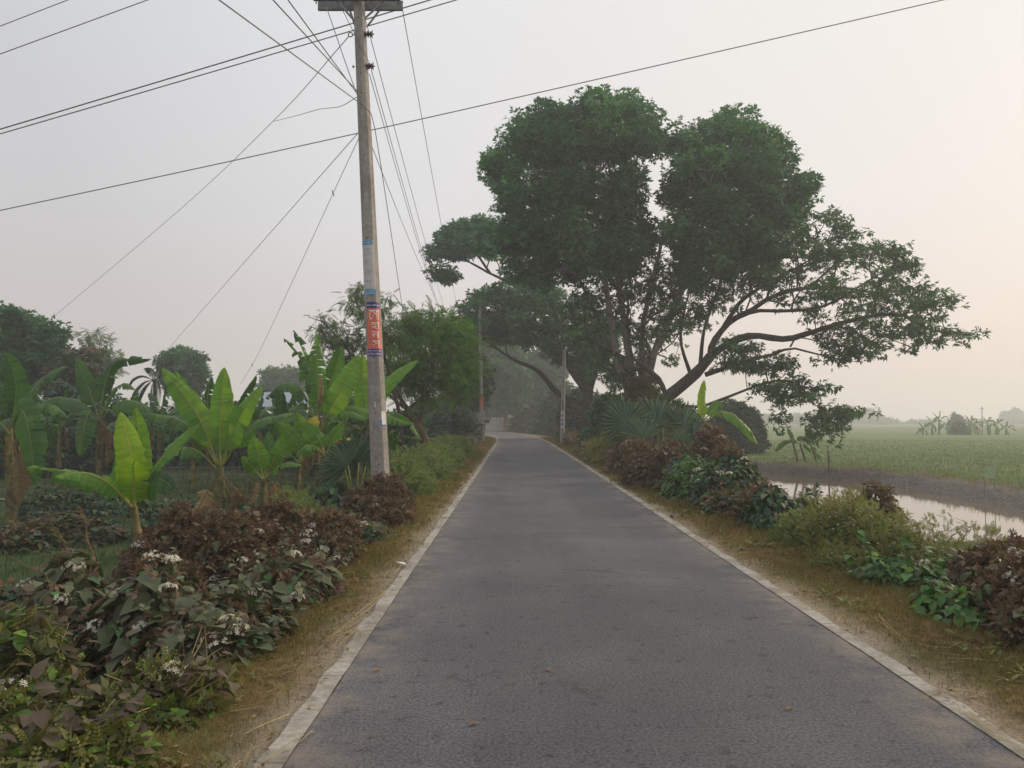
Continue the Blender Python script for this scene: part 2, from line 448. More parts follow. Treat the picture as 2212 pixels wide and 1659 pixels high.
soil = (s_ < 0) * (1 - sstep(np.hypot(tv[:, 0] + 4.5, tv[:, 1] - 9.5), 1.5, 4.5)) * sstep(d_, HALF + 1.2, HALF + 2.2)
tm = MB(); tm.add(tv, tf)

def terrain_mat():
    m, n, o = mat('country_ground')
    z1 = attr(n, 'zone'); sp = node(n, 'ShaderNodeSeparateColor'); n.links.new(z1.outputs['Color'], sp.inputs[0])
    z2 = attr(n, 'zone_more'); sp2 = node(n, 'ShaderNodeSeparateColor'); n.links.new(z2.outputs['Color'], sp2.inputs[0])
    n1 = noise(n, 1.2, 6); n2 = noise(n, 9, 6); n3 = noise(n, .06, 3); n4 = noise(n, 40, 4)
    weed = ramp(n, n1, [(.022, .038, .014), (.045, .065, .022), (.075, .075, .03)], [.3, .5, .7])
    dryg = ramp(n, n2, [(.06, .045, .02), (.125, .088, .038), (.20, .145, .07)], [.3, .5, .7])
    dryg = mixc(n, ramp(n, noise(n, .9, 4, .6), [(0, 0, 0), (.75, .75, .75)], [.45, .65]), dryg, (.075, .08, .024))
    dustc = ramp(n, n4, [(.17, .14, .10), (.33, .28, .215)], [.3, .7])
    mudc = ramp(n, n2, [(.085, .073, .062), (.22, .195, .17)], [.3, .7])
    g = node(n, 'ShaderNodeNewGeometry'); mp = node(n, 'ShaderNodeMapping'); mp.inputs['Scale'].default_value = (.012, .07, .05)
    n.links.new(g.outputs['Position'], mp.inputs[0])
    band = noise(n, 1.0, 4, .6, mp.outputs[0])
    ricec = ramp(n, band, [(.06, .085, .04), (.10, .145, .052), (.125, .17, .06), (.14, .145, .075)], [.3, .45, .6, .74])
    ricec = mixc(n, .5, ricec, ramp(n, n2, [(.6, .6, .6), (1.25, 1.25, 1.2)], [.3, .7]), 'MULTIPLY')
    soilc = ramp(n, n2, [(.04, .03, .022), (.095, .07, .055)], [.3, .7])
    c = mixc(n, sp.outputs[2], weed, ricec)
    c = mixc(n, sp2.outputs[0], c, soilc)
    c = mixc(n, sp.outputs[0], c, dryg)
    dm = node(n, 'ShaderNodeMath', operation='MULTIPLY'); dm.use_clamp = True
    n.links.new(sp2.outputs[1], dm.inputs[0]); dm.inputs[1].default_value = .85
    c = mixc(n, dm.outputs[0], c, dustc)
    c = mixc(n, sp.outputs[1], c, mudc)
    ad = node(n, 'ShaderNodeMath', operation='ADD'); n.links.new(n2, ad.inputs[0]); n.links.new(n4, ad.inputs[1])
    bsdf(n, o, c, .95, bump(n, ad.outputs[0], .6, .03), .1)
    return m
ground = tm.build('ground', terrain_mat())
tag(ground, kind='structure')
def point_color(o, name, r, g, b):
    a = o.data.attributes.new(name, 'FLOAT_COLOR', 'POINT')
    q = np.stack([r, g, b, np.ones(len(r))], -1).astype(np.float32)
    a.data.foreach_set('color', q.ravel())
point_color(ground, 'zone', dry, mud, rice)
point_color(ground, 'zone_more', soil, dust, dust * 0)

# road, with the flush concrete edging on both sides
def ribbon(o0, o1, z0, i0=60, i1=419, nlat=2, jit0=0.0, jit1=0.0, step=1):
    c = RC[i0:i1:step]; t = nrm(np.gradient(c, axis=0)); r = np.stack([t[:, 1], -t[:, 0], t[:, 2] * 0], -1)
    k = np.arange(len(c))
    rows = []
    for j in range(nlat):
        f = j / (nlat - 1)
        off = o0 + (o1 - o0) * f + np.zeros(len(c))
        if j == 0: off = off + jit0 * np.convolve(rng.normal(size=len(c)), [.3, .4, .3], 'same')
        if j == nlat - 1: off = off + jit1 * np.convolve(rng.normal(size=len(c)), [.3, .4, .3], 'same')
        p = c + r * off[:, None]; p[:, 2] = z0
        rows.append(p)
    v = np.stack(rows, 1).reshape(-1, 3)
    i = (np.arange(len(c) - 1)[:, None] * nlat + np.arange(nlat - 1)[None]).reshape(-1)
    return v, np.stack([i, i + 1, i + nlat + 1, i + nlat], -1)
fine = spline(RC, 1700)
RC_keep = RC; RC = fine
def asphalt_mat():
    m, n, o = mat('worn_asphalt')
    g = node(n, 'ShaderNodeNewGeometry')
    fine_ = noise(n, 55, 5, .7); mid = noise(n, 9, 6, .65); big = noise(n, .55, 4, .6)
    vo = node(n, 'ShaderNodeTexVoronoi'); vo.inputs['Scale'].default_value = 85; n.links.new(g.outputs['Position'], vo.inputs['Vector'])
    c = ramp(n, fine_, [(.034, .035, .040), (.088, .088, .094), (.15, .147, .152)], [.36, .52, .70])
    c = mixc(n, .75, c, ramp(n, big, [(.72, .72, .74), (1.22, 1.19, 1.16)], [.32, .68]), 'MULTIPLY')
    mp = node(n, 'ShaderNodeMapping'); mp.inputs['Scale'].default_value = (1.1, .05, 1); n.links.new(g.outputs['Position'], mp.inputs[0])
    trk = noise(n, 1.0, 3, .5, mp.outputs[0])
    c = mixc(n, .6, c, ramp(n, trk, [(.8, .8, .8), (1.18, 1.17, 1.16)], [.35, .65]), 'MULTIPLY')
    pit = ramp(n, mid, [(.30, .29, .30), (1, 1, 1)], [.352, .42])
    c = mixc(n, .65, c, pit, 'MULTIPLY')
    st = ramp(n, vo.outputs['Distance'], [(1.35, 1.33, 1.3), (.9, .9, .9)], [.12, .45])
    c = mixc(n, .5, c, st, 'MULTIPLY')
    patch = noise(n, .23, 2, .4, None, 1.5)
    c = mixc(n, .8, c, ramp(n, patch, [(.88, .88, .90), (.90, .90, .92), (1.04, 1.04, 1.04), (1.05, 1.05, 1.05)], [.3, .46, .5, .8]), 'MULTIPLY')
    vc = node(n, 'ShaderNodeTexVoronoi', feature='DISTANCE_TO_EDGE'); vc.inputs['Scale'].default_value = .55
    wv = node(n, 'ShaderNodeVectorMath', operation='ADD'); tn = node(n, 'ShaderNodeTexNoise'); tn.inputs['Scale'].default_value = 2.5; tn.inputs['Detail'].default_value = 5
    n.links.new(g.outputs['Position'], tn.inputs['Vector']); n.links.new(g.outputs['Position'], wv.inputs[0]); n.links.new(tn.outputs['Color'], wv.inputs[1]); n.links.new(wv.outputs[0], vc.inputs['Vector'])
    cm = node(n, 'ShaderNodeMath', operation='MULTIPLY'); n.links.new(ramp(n, vc.outputs['Distance'], [(1, 1, 1), (0, 0, 0)], [.004, .011]), cm.inputs[0]); n.links.new(ramp(n, noise(n, .35, 2), [(0, 0, 0), (.7, .7, .7)], [.54, .60]), cm.inputs[1])
    c = mixc(n, cm.outputs[0], c, (.025, .024, .025))
    eg = attr(n, 'edge'); em = node(n, 'ShaderNodeMath', operation='MULTIPLY'); n.links.new(ramp(n, eg.outputs['Fac'], [(0, 0, 0), (1, 1, 1)], [.74, 1.0]), em.inputs[0]); n.links.new(ramp(n, noise(n, 3.0, 6, .7), [(0, 0, 0), (.8, .8, .8)], [.42, .66]), em.inputs[1])
    c = mixc(n, em.outputs[0], c, (.21, .175, .13))
    ad = node(n, 'ShaderNodeMath', operation='ADD'); n.links.new(fine_, ad.inputs[0]); n.links.new(mid, ad.inputs[1])
    bsdf(n, o, c, .78, bump(n, ad.outputs[0], .35, .008), .3)
    return m
rd = MB(); v, f = ribbon(-HALF, HALF, 0.0, 100, 1690, 13, .006, .006); rd.add(v, f)
road = rd.build('road', asphalt_mat()); tag(road, kind='structure')
ea = road.data.attributes.new('edge', 'FLOAT', 'POINT'); ea.data.foreach_set('value', np.tile(np.abs(np.linspace(-1, 1, 13)), len(v) // 13).astype(np.float32))
def kerb_mat():
    m, n, o = mat('concrete_edging')
    h = noise(n, 22, 6, .65); b = noise(n, 2.2, 5, .6)
    c = ramp(n, h, [(.20, .19, .165), (.35, .335, .295)], [.3, .65])
    c = mixc(n, .8, c, ramp(n, b, [(.55, .50, .43), (1.12, 1.1, 1.06)], [.34, .58]), 'MULTIPLY')
    g = node(n, 'ShaderNodeNewGeometry'); sx = node(n, 'ShaderNodeSeparateXYZ'); n.links.new(g.outputs['Position'], sx.inputs[0])
    fr = node(n, 'ShaderNodeMath', operation='PINGPONG'); n.links.new(sx.outputs[1], fr.inputs[0]); fr.inputs[1].default_value = .62
    c = mixc(n, 1.0, c, ramp(n, fr.outputs[0], [(.7, .67, .63), (1, 1, 1)], [.006, .012]), 'MULTIPLY')
    dirt = noise(n, 5.5, 6, .7)
    c = mixc(n, ramp(n, dirt, [(0, 0, 0), (.6, .6, .6)], [.54, .66]), c, (.15, .115, .075))
    bsdf(n, o, c, .9, bump(n, h, .5, .01), .2); return m
km = kerb_mat()
for s in (-1, 1):
    kb = MB()
    v, f = ribbon(s * (HALF - .004), s * (HALF + .118), .006, 100, 1690, 3, .003, .02)
    if s < 0: f = f[:, ::-1]
    kb.add(v, f, 0, .5, False)
    # the outer face of the edging goes down into the verge
    w = v.reshape(-1, 3, 3)[:, 2]; lo = w.copy(); lo[:, 2] = -.06; lo[:, 0] += 0
    k = len(w); vv = np.concatenate([w, lo]); q = np.arange(k - 1)
    ff = np.stack([q, q + 1, q + 1 + k, q + k], -1)
    kb.add(vv, ff if s > 0 else ff[:, ::-1], 0, .5, False)
    ko = kb.build('kerb', km); tag(ko, kind='structure')
RC = RC_keep

# foot path through the grove on the low ground
pt = spline([(-26, 23.2, 0), (-20, 23.8, 0), (-17, 24.0, 0), (-15.6, 24.2, 0)], 50)
pw = .32 + .12 * np.sin(np.arange(50) * .9)
pv = np.stack([pt + np.stack([pw * 0, -pw, pw * 0], -1), pt + np.stack([pw * 0, pw, pw * 0], -1)], 1).reshape(-1, 3)
pv[:, 2] = terrain(pv[:, 0], pv[:, 1]) + .05
pi = np.arange(49) * 2
pm = MB(); pm.add(pv, np.stack([pi, pi + 2, pi + 3, pi + 1], -1))
tag(pm.build('path', plain('pale_path_soil', (.13, .13, .10), (.22, .21, .17), 5)), kind='structure')

# pond
def water_mat():
    m, n, o = mat('pond_water')
    g = node(n, 'ShaderNodeNewGeometry'); mp = node(n, 'ShaderNodeMapping'); mp.inputs['Scale'].default_value = (1.2, 5, 1)
    n.links.new(g.outputs['Position'], mp.inputs[0])
    h = noise(n, 1.5, 3, .5, mp.outputs[0])
    b = bsdf(n, o, (.16, .125, .085), .03, bump(n, h, .05, .02), 1.0)
    b.inputs['IOR'].default_value = 1.7
    return m
wm = MB(); wm.add([(8.5, 16, -1.41), (19, 16, -1.41), (19, 50, -1.41), (8.5, 50, -1.41)], [[0, 1, 2, 3]])
tag(wm.build('pond_water', water_mat()), kind='structure')

# haze
def haze_mat():
    m, n, o = mat('morning_haze')
    p = node(n, 'ShaderNodeVolumePrincipled')
    p.inputs['Color'].default_value = (.92, .94, .95, 1); p.inputs['Density'].default_value = HAZE; p.inputs['Anisotropy'].default_value = .25
    n.links.new(p.outputs[0], o.inputs['Volume']); return m
HAZE = .0019
hb = MB()
hv = [(x, y, z) for z in (-4, 27) for y in (-75, 715) for x in (-715, 715)]
hb.add(hv, [[0, 2, 3, 1], [4, 5, 7, 6], [0, 1, 5, 4], [2, 6, 7, 3], [0, 4, 6, 2], [1, 3, 7, 5]], 0, .5, False)
haze = hb.build('haze', haze_mat()); tag(haze, kind='stuff')

# ------------------------------------------------------------------ grass
def blades(mb, pos, h, w, lean, tint, seed=0):
    g = np.random.default_rng(seed); n = len(pos)
    a = g.uniform(0, 2 * np.pi, n); s = np.stack([np.cos(a), np.sin(a), a * 0], -1) * (np.broadcast_to(w, n)[:, None] * .5)
    b = g.uniform(0, 2 * np.pi, n); l = np.stack([np.cos(b), np.sin(b), b * 0], -1) * (np.broadcast_to(lean, n) * h * g.uniform(.3, 1.4, n))[:, None]
    up = np.zeros((n, 3)); up[:, 2] = h
    m_ = pos + up * .6 + l * .35
    v = np.stack([pos - s, pos + s, m_ + s * .75, m_ - s * .75, pos + up * .95 + l], 1).reshape(-1, 3)
    k = np.arange(n)[:, None] * 5
    off = mb.n; mb.V.append(v); mb.n += len(v)
    mb.F.append((k + I(0, 1, 2, 3)[None] + off, 0, tint, True)); mb.F.append((k + I(3, 2, 4)[None] + off, 0, tint, True))
def scatter_ground(n, x0, x1, y0, y1, near=None):
    y = y0 * (y1 / y0) ** rng.random(n); x = rng.uniform(0, 1, n)
    x = (x0(y) if callable(x0) else x0) * (1 - x) + (x1(y) if callable(x1) else x1) * x
    return x, y
def cxr(y): return np.interp(y, RC[:300, 1], RC[:300, 0])
for side, n in ((-1, 95000), (1, 150000)):
    e = 1.0 if side < 0 else 1.9
    y = 2.2 * (70 / 2.2) ** rng.random(n)
    off = HALF + .14 + e * rng.random(n) ** .9 * 1.05
    x = cxr(y) + side * off
    pat = .5 + .5 * np.sin(x * 2.1 + 1.7 * np.sin(y * .8)) * np.cos(y * 1.25 + x)
    keep = rng.random(n) < np.clip((off - HALF - .14) / .4, .05, 1) * (.45 + .55 * pat)
    x, y, off, pat = x[keep], y[keep], off[keep], pat[keep]
    p = np.stack([x, y, terrain(x, y) - .005], -1)
    sc = np.clip(y / 7, .8, 3.2)
    h = rng.uniform(.025, .075, len(x)) * (1 + .5 * (sc - 1)) * (.8 + .8 * sstep(off, HALF + .4, HALF + 1.2))
    gm = MB(); blades(gm, p, h, .005 * sc, .9, np.clip(.55 - .35 * pat + rng.normal(0, .22, len(x)) + .12, 0, 1), 3)
    tag(gm.build('verge_grass', M['grass']), kind='stuff')
n = 1500                                     # dry leaves and straw bits fallen along both verges
y = 2.4 * (45 / 2.4) ** rng.random(n); sd = np.where(rng.random(n) < .45, -1, 1); off = HALF + .05 + rng.random(n) ** 1.3 * np.where(sd < 0, .9, 1.5)
x = cxr(y) + sd * off; p = np.stack([x, y, np.maximum(terrain(x, y), np.where(off < HALF + .14, .006, -9)) + .012], -1)
a = rng.uniform(0, 6.28, n); gm = MB(); scatter(gm, T_LEAF, p, np.stack([np.cos(a), np.sin(a), rng.normal(.05, .15, n)], -1), np.stack([rng.normal(0, .3, n), rng.normal(0, .3, n), np.ones(n)], -1), rng.uniform(.02, .06, n) * np.clip(y / 8, 1, 2), 0, rng.random(n))
k = 500; gi = rng.integers(0, n, k); d = np.stack([rng.normal(0, 1, k), rng.normal(0, 1, k), np.zeros(k)], -1); q = p[gi] + rng.normal(0, .06, (k, 3)) * [1, 1, 0]; segs(gm, q, q + nrm(d) * rng.uniform(.05, .22, (k, 1)) + [0, 0, .006], .0022, .0014, 3, 1, rng.random(k))
tag(gm.build('leaf_litter', [M['dry'], M['straw']]), kind='stuff')
# broad-leaved weeds among the dry grass
n = 1600; y = 2.6 * (40 / 2.6) ** rng.random(n); sd = np.where(rng.random(n) < .4, -1, 1); off = HALF + .3 + rng.random(n) ** .7 * np.where(sd < 0, .7, 1.1)
x = cxr(y) + sd * off; cl_ = np.sin(x * 3.1 + y * 1.7) + np.sin(y * 2.3 - x) > .25; x, y = x[cl_], y[cl_]; n = len(x)
c_ = np.repeat(np.stack([x, y, terrain(x, y) + .01], -1), 6, 0); a = rng.uniform(0, 6.28, n * 6); gm = MB()
scatter(gm, T_LONG, c_ + rng.normal(0, .012, c_.shape), np.stack([np.cos(a), np.sin(a), rng.uniform(.3, 1.1, n * 6)], -1), np.tile([0, 0, 1.0], (n * 6, 1)) + rng.normal(0, .2, (n * 6, 3)), rng.uniform(.03, .09, n * 6) * np.repeat(np.clip(y / 9, 1, 2.2), 6), 0, np.clip(rng.normal(.4, .25, n * 6), 0, 1))
tag(gm.build('verge_weeds', M['weedy']), kind='stuff')
n = 34000
y = 7 * (45 / 7) ** rng.random(n); x = -2.6 - rng.random(n) ** 1.2 * (3 + y * .62)
k = (np.hypot(x + 4.5, y - 9.5) > 2.5) | (rng.random(n) < .25)
x, y = x[k], y[k]
p = np.stack([x, y, terrain(x, y)], -1); sc = np.clip(y / 12, .8, 2.5)
gm = MB(); blades(gm, p, rng.uniform(.05, .2, len(x)), .012 * sc, .7, np.clip(rng.normal(.45, .25, len(x)), 0, 1), 5)
tag(gm.build('grove_grass', M['fieldgrass']), kind='stuff')
n = 46000
y = 17 * (95 / 17) ** rng.random(n); x = np.interp(y, YF, XF) + 1.5 + rng.random(n) * (6 + y * .55)
k = (y > 48) & (rng.random(n) < .5); x = np.where(k, 8 + rng.random(n) * (y * .72), x)
p = np.stack([x, y, terrain(x, y)], -1); sc = np.clip(y / 20, .9, 3)
gm = MB(); blades(gm, p, rng.uniform(.08, .2, n), .016 * sc, .35, np.clip(rng.normal(.5, .25, n), 0, 1), 6)
tag(gm.build('rice_crop', M['rice']), kind='stuff')
n = 9000      # rough grass on the pond's near bank and dry tufts along the mud wall
y = rng.uniform(10, 44, n); x = np.where(y < 19, rng.uniform(7, 16, n), np.interp(y, YN, XN) - .1 - rng.random(n) ** 1.3 * 2.5)
p = np.stack([x, y, terrain(x, y)], -1)
gm = MB(); blades(gm, p, rng.uniform(.04, .22, n) * np.where(y < 20, .45, 1), .02, .6, np.clip(rng.normal(.45, .3, n), 0, 1), 8)
y = rng.uniform(12, 46, 1500); x = np.interp(y, YF, XF) + rng.normal(1.2, .25, 1500)
p = np.stack([x, y, terrain(x, y)], -1); blades(gm, p, rng.uniform(.08, .3, 1500), .016, .4, np.clip(rng.normal(.6, .3, 1500), 0, 1), 9)
tag(gm.build('bank_grass', M['grass']), kind='stuff')

# ------------------------------------------------------------------ trees
def inpoly(px, py, poly):
    poly = np.asarray(poly, float); n = len(poly); ins = np.zeros(len(px), bool); dm = np.full(len(px), 1e9)
    for i in range(n):
        x1, y1 = poly[i]; x2, y2 = poly[(i + 1) % n]
        c = ((y1 > py) != (y2 > py)) & (px < (x2 - x1) * (py - y1) / (y2 - y1 + 1e-12) + x1)
        ins ^= c
        ex, ey = x2 - x1, y2 - y1
        t = np.clip(((px - x1) * ex + (py - y1) * ey) / (ex * ex + ey * ey + 1e-9), 0, 1)
        dm = np.minimum(dm, np.hypot(px - x1 - t * ex, py - y1 - t * ey))
    return ins, dm
def Pn(px, py, Y):
    u = (px - CX) / F; v = -(py - CY) / F
    c, s = math.cos(PITCH), math.sin(PITCH)
    d = np.stack([u, c - v * s, s + v * c], -1)
    return EYE + d * (np.asarray(Y) / d[:, 1])[:, None]
def poly_clusters(poly, Y, n, thick, g, edge=0.6, shell=0.0):
    """n crown points whose silhouette is the outline at depth Y and whose body is `thick` metres deep"""
    poly = np.asarray(poly, float); mpp = Y / F
    lo, hi = poly.min(0), poly.max(0); out = []
    E = .5 * min(hi[0] - lo[0], hi[1] - lo[1])
    while sum(len(o) for o in out) < n:
        q = g.uniform(lo, hi, (n * 2, 2)); ins, d = inpoly(q[:, 0], q[:, 1], poly)
        k = ins & (d * mpp > edge * g.uniform(.3, 1, len(d)))
        q, d = q[k], d[k]
        T = thick * .5 * np.sqrt(1 - (1 - np.minimum(d / E, 1)) ** 2)
        r = g.uniform(-1, 1, len(q))
        if shell: r = np.sign(r) * np.abs(r) ** (1 - shell)
        out.append(np.column_stack([q, r * T]))
    q = np.concatenate(out)[:n]
    return Pn(q[:, 0], q[:, 1], Y + q[:, 2])

def attach(nodes, par, depthc, cl, g, step=.7, curve=.25, minr=None, sag=.12):
    """join every crown point to the limb skeleton by curved twigs; nodes grow as twigs are added"""
    N = list(nodes); Pa = list(par); D = list(depthc)
    arr = np.zeros((len(N) + len(cl) * 14, 3)); arr[:len(N)] = N
    cost = np.zeros(len(arr)); cost[:len(N)] = D
    cnt = len(N)
    base = np.array(N)
    order = np.argsort([np.min(((base - c) ** 2).sum(1)) for c in cl])
    ends = []
    for ci in order:
        c = cl[ci]
        d = np.sqrt(((arr[:cnt] - c) ** 2).sum(1)) + curve * cost[:cnt]
        d = d + np.where(arr[:cnt, 2] > c[2] + .3, .6 * (arr[:cnt, 2] - c[2]), 0)
        i = int(d.argmin()); a = arr[i]; L = np.linalg.norm(c - a); m = max(1, int(L / step))
        pi = Pa[i]
        t0 = nrm(a - arr[pi]) if pi >= 0 else nrm(c - a)
        ctrl = a + t0 * L * .35 + A(0, 0, sag * L) + g.normal(0, .05 * L, 3)
        last = i
        for k in range(1, m + 1):
            t = k / m
            p = (1 - t) ** 2 * a + 2 * t * (1 - t) * ctrl + t * t * c + (g.normal(0, .03, 3) if k < m else 0)
            if cnt >= len(arr):
                arr = np.vstack([arr, np.zeros_like(arr)]); cost = np.concatenate([cost, np.zeros_like(cost)])
            arr[cnt] = p; cost[cnt] = cost[last] + np.linalg.norm(p - arr[last]); Pa.append(last); last = cnt; cnt += 1
        ends.append((ci, last))
    return arr[:cnt], np.array(Pa), ends

def foliage(mb, cl, T, per, rad, size, g, flat=.7, droop=.25, mat=0, tv=.5, shell=.45, out=1.0):
    n = len(cl); ci = np.repeat(np.arange(n), per)
    u = nrm(g.normal(size=(len(ci), 3))) * (g.random(len(ci)) ** shell)[:, None]
    u[:, 2] *= flat
    rr = np.broadcast_to(rad, n) * g.uniform(.65, 1.25, n)
    pos = cl[ci] + u * rr[ci][:, None]
    d = u * out + g.normal(0, .45, (len(ci), 3)) + A(0, 0, -droop)
    up = g.normal(0, .45, (len(ci), 3)) + A(0, 0, 1.0) + u * .4
    ct = g.uniform(0, 1, n)
    tint = np.clip(tv * .1 + ct[ci] * .6 + g.random(len(ci)) * .35 + .12 * u[:, 2], 0, 1)
    scatter(mb, T, pos, d, up, size * g.uniform(.7, 1.25, len(ci)), mat, tint)

def tree(name, label, loc, limbs, clusters, leaf, bark, group=None, cat='tree', seed=1, T=T_SPRAY, per=30, rad=.9, size=.45,
         flat=.7, droop=.25, rt=.012, step=.7, curve=.25, sag=.12, shell=.45, extra=None, pexp=.45, sides=5):
    """limbs: list of (points, radius at foot, radius at tip); first limb is the trunk"""
    g = np.random.default_rng(seed)
    root = thing(name, loc, label, cat, group)
    tb = MB(); nodes = []; par = []; dep = []; lr = []
    for pts, r0, r1 in limbs:
        L = np.linalg.norm(np.diff(np.asarray(pts), axis=0), axis=1).sum()
        m = max(5, int(L / .5)); sp = spline(pts, m)
        wig = np.cumsum(g.normal(0, .02, (m, 3)), 0) * min(1, r0 * 4); wig -= np.linspace(0, 1, m)[:, None] * wig[-1]
        sp = sp + wig
        r = np.linspace(r0, r1, m) * (1 + .06 * g.normal(size=m))
        tube(tb, sp, np.maximum(r, .008), 9 if r0 > .12 else 6)
        if nodes:
            j = int(((np.array(nodes) - sp[0]) ** 2).sum(1).argmin())
        else: j = -1
        c0 = dep[j] if j >= 0 else 0
        seg = np.concatenate([[0], np.cumsum(np.linalg.norm(np.diff(sp, axis=0), axis=1))])
        st = len(nodes)
        for k in range(m):
            nodes.append(sp[k]); par.append(j if k == 0 else st + k - 1); dep.append(c0 + seg[k]); lr.append(r[k])
    arr, Pa, ends = attach(nodes, par, dep, clusters, g, step, curve, sag=sag)
    cnt = np.zeros(len(arr))
    for _, e in ends: cnt[e] += 1
    for i in range(len(arr) - 1, len(nodes) - 1, -1):
        cnt[Pa[i]] += cnt[i]
    k = np.arange(len(nodes), len(arr))
    rad_ = rt * np.maximum(cnt, 1) ** pexp
    cap = np.full(len(arr), 9.0); cap[:len(nodes)] = np.array(lr)
    rp = np.minimum(rad_[Pa[k]], cap[Pa[k]] * .75)
    rk = np.minimum(rad_[k], rp)
    segs(tb, arr[Pa[k]], arr[k], rp, rk, sides)
    tb.build('trunk', bark, root)
    fb = MB()
    foliage(fb, np.asarray(clusters), T, per, rad, size, g, flat, droop, shell=shell)
    if extra: extra(fb, g)
    fb.build('crown', leaf, root)
    return root

def Z4(pts, Y, dz=None):
    """limb given in the enlarged tree study's pixels"""
    dz = dz if dz is not None else [0] * len(pts)
    return [P(884.8 + .575 * x, 165.9 + .575 * y, Y + d) for (x, y), d in zip(pts, dz)]
def L3(pts, Y, dz=None):
    dz = dz if dz is not None else [0] * len(pts)
    return [P(x, y, Y + d) for (x, y), d in zip(pts, dz)]
def ground_under(p, sink=.1):
    return A(p[0], p[1], zat(p[0], p[1]) - sink)

g0 = np.random.default_rng(5)
# the tall dense tree with pale stems beside the road
YA = 42
bl = [(1150,270,50),(1210,260,55),(1290,232,52),(1345,226,46),(1395,250,42),(1130,330,60),(1200,330,65),(1280,310,65),(1360,310,62),(1408,312,32),
      (1085,372,33),(1110,420,55),(1180,420,60),(1260,400,60),(1340,392,52),(1100,500,50),(1160,510,60),(1240,490,60),(1320,480,60),(1372,450,36),
      (1112,565,42),(1170,580,42),(1250,570,55),(1330,560,50),(1075,350,22),(1175,245,26),(1270,212,24),(1380,222,24),(1395,400,24),(1385,520,40),
      (1480,290,42),(1540,268,42),(1600,278,48),(1652,300,42),(1480,360,48),(1540,350,55),(1610,360,60),(1670,355,38),(1455,425,38),(1530,430,60),
      (1600,440,60),(1670,430,52),(1715,415,32),(1480,500,50),(1560,510,60),(1640,500,56),(1700,478,36),(1500,570,44),(1580,565,46),(1650,552,40),(1565,245,22),(1640,268,22),(1690,320,24),(1735,400,18)]
cl = []
for (x, y, r) in bl:
    y += 9 * (y < 300)
    m = max(5, int((r / 25) ** 2 * 2.8))
    prof = 5.0 * math.sqrt(max(.15, 1 - ((y - 420) / 250.0) ** 2))
    u = nrm(g0.normal(size=(m, 3))) * (g0.random(m) ** .5)[:, None] * .8
    off = g0.uniform(-1, 1, m) * prof
    cl.append(Pn(x + u[:, 0] * r, y + u[:, 1] * r, YA + off))
for (x, y, r) in bl:
    m = 2; a = g0.uniform(0, 6.28, m); q = r * g0.uniform(.75, .95, m)
    cl.append(Pn(x + np.cos(a) * q, y + np.sin(a) * q, YA + g0.uniform(-4, 4, m)))
clA = np.concatenate(cl)
clA = clA[(clA[:, 2] > 7.5)]
def to_px(p):
    d = p - EYE; c, s = math.cos(PITCH), math.sin(PITCH); f = d[:, 1] * c + d[:, 2] * s; u = -d[:, 1] * s + d[:, 2] * c
    return CX + F * d[:, 0] / f, CY - F * u / f
_x, _y = to_px(clA)
_in, _d = inpoly(_x, _y, [(1385, 375), (1425, 340), (1432, 270), (1452, 270), (1450, 345), (1440, 400), (1436, 462), (1385, 462)])
clA = clA[~(_in | (_d < 7)) & (_y + g0.uniform(-4, 22, len(_y)) ** 1 > np.interp(_x, [1040, 1150, 1260, 1330, 1420, 1480, 1570, 1700, 1760], [360, 258, 222, 216, 262, 282, 260, 322, 420]))]
footA = ground_under(P(1385, 930, YA))
stA = lambda d: [footA + A(.3 * d, .1 * d, 0), P(1372 + 9 * d, 872, YA)]
limbsA = [
    (stA(0) + Z4([(830,1100),(800,900),(780,760),(770,550)], YA, [0, .2, .6, 1])[0:], .34, .09),
    (stA(-1) + Z4([(790,1100),(760,940),(740,790),(715,600),(690,430)], YA, [-.3, -.6, -1, -1.2, -1]), .28, .07),
    (stA(1) + Z4([(870,1100),(875,950),(900,800),(940,650),(955,540)], YA, [.3, .5, .3, 0, -.5]), .26, .07),
    (stA(2) + Z4([(900,1110),(930,1000),(990,880),(1030,760),(1060,640),(1100,470)], YA, [-.2, -.5, -.8, -1, -.6, 0]), .28, .07),
    (stA(1.5) + Z4([(895,1090),(960,980),(1005,850),(1100,690),(1250,560)], YA, [.6, 1, 1.4, 2, 2]), .22, .06),
    (stA(-.6) + Z4([(800,1080),(735,980),(660,800),(560,640),(470,500)], YA, [.8, 1.2, 2, 2.6, 3]), .2, .06),
]
tree('broadleaf_tree', 'tallest tree, a dense two-domed dark green crown on a clump of pale stems', footA, limbsA, clA, M['tall'], M['palebark'],
     seed=21, T=T_SPRAY, per=44, rad=.85, size=.32, flat=.85, droop=.35, rt=.018, curve=.15, shell=.4)

# the leaning rain tree
YB = 39
Bup = [(1460,500),(1480,485),(1600,498),(1700,570),(1850,640),(1895,735),(2005,800),(2070,845),(2000,880),(2010,925),(2110,965),(2120,990),(2030,975),(1940,1000),(1850,1040),(1700,1050),(1640,1100),(1560,1085),(1600,1010),(1500,960),(1440,880),(1330,830),(1300,720),(1400,600)]
Blow = [(1130,1000),(1200,960),(1280,1000),(1400,1020),(1440,1090),(1380,1130),(1300,1120),(1180,1130)]
Bhang = [(1290,1160),(1380,1120),(1440,1130),(1500,1160),(1560,1140),(1590,1180),(1500,1230),(1420,1230),(1320,1210)]
Btip = [(1570,1225),(1640,1235),(1720,1245),(1640,1285),(1625,1330),(1570,1345),(1480,1310),(1500,1260)]
Bin = [(960,850),(1100,700),(1300,640),(1330,800),(1250,900),(1100,980),(980,1000),(930,930)]
zz = lambda poly: [(884.8 + .575 * x, 165.9 + .575 * y) for x, y in poly]
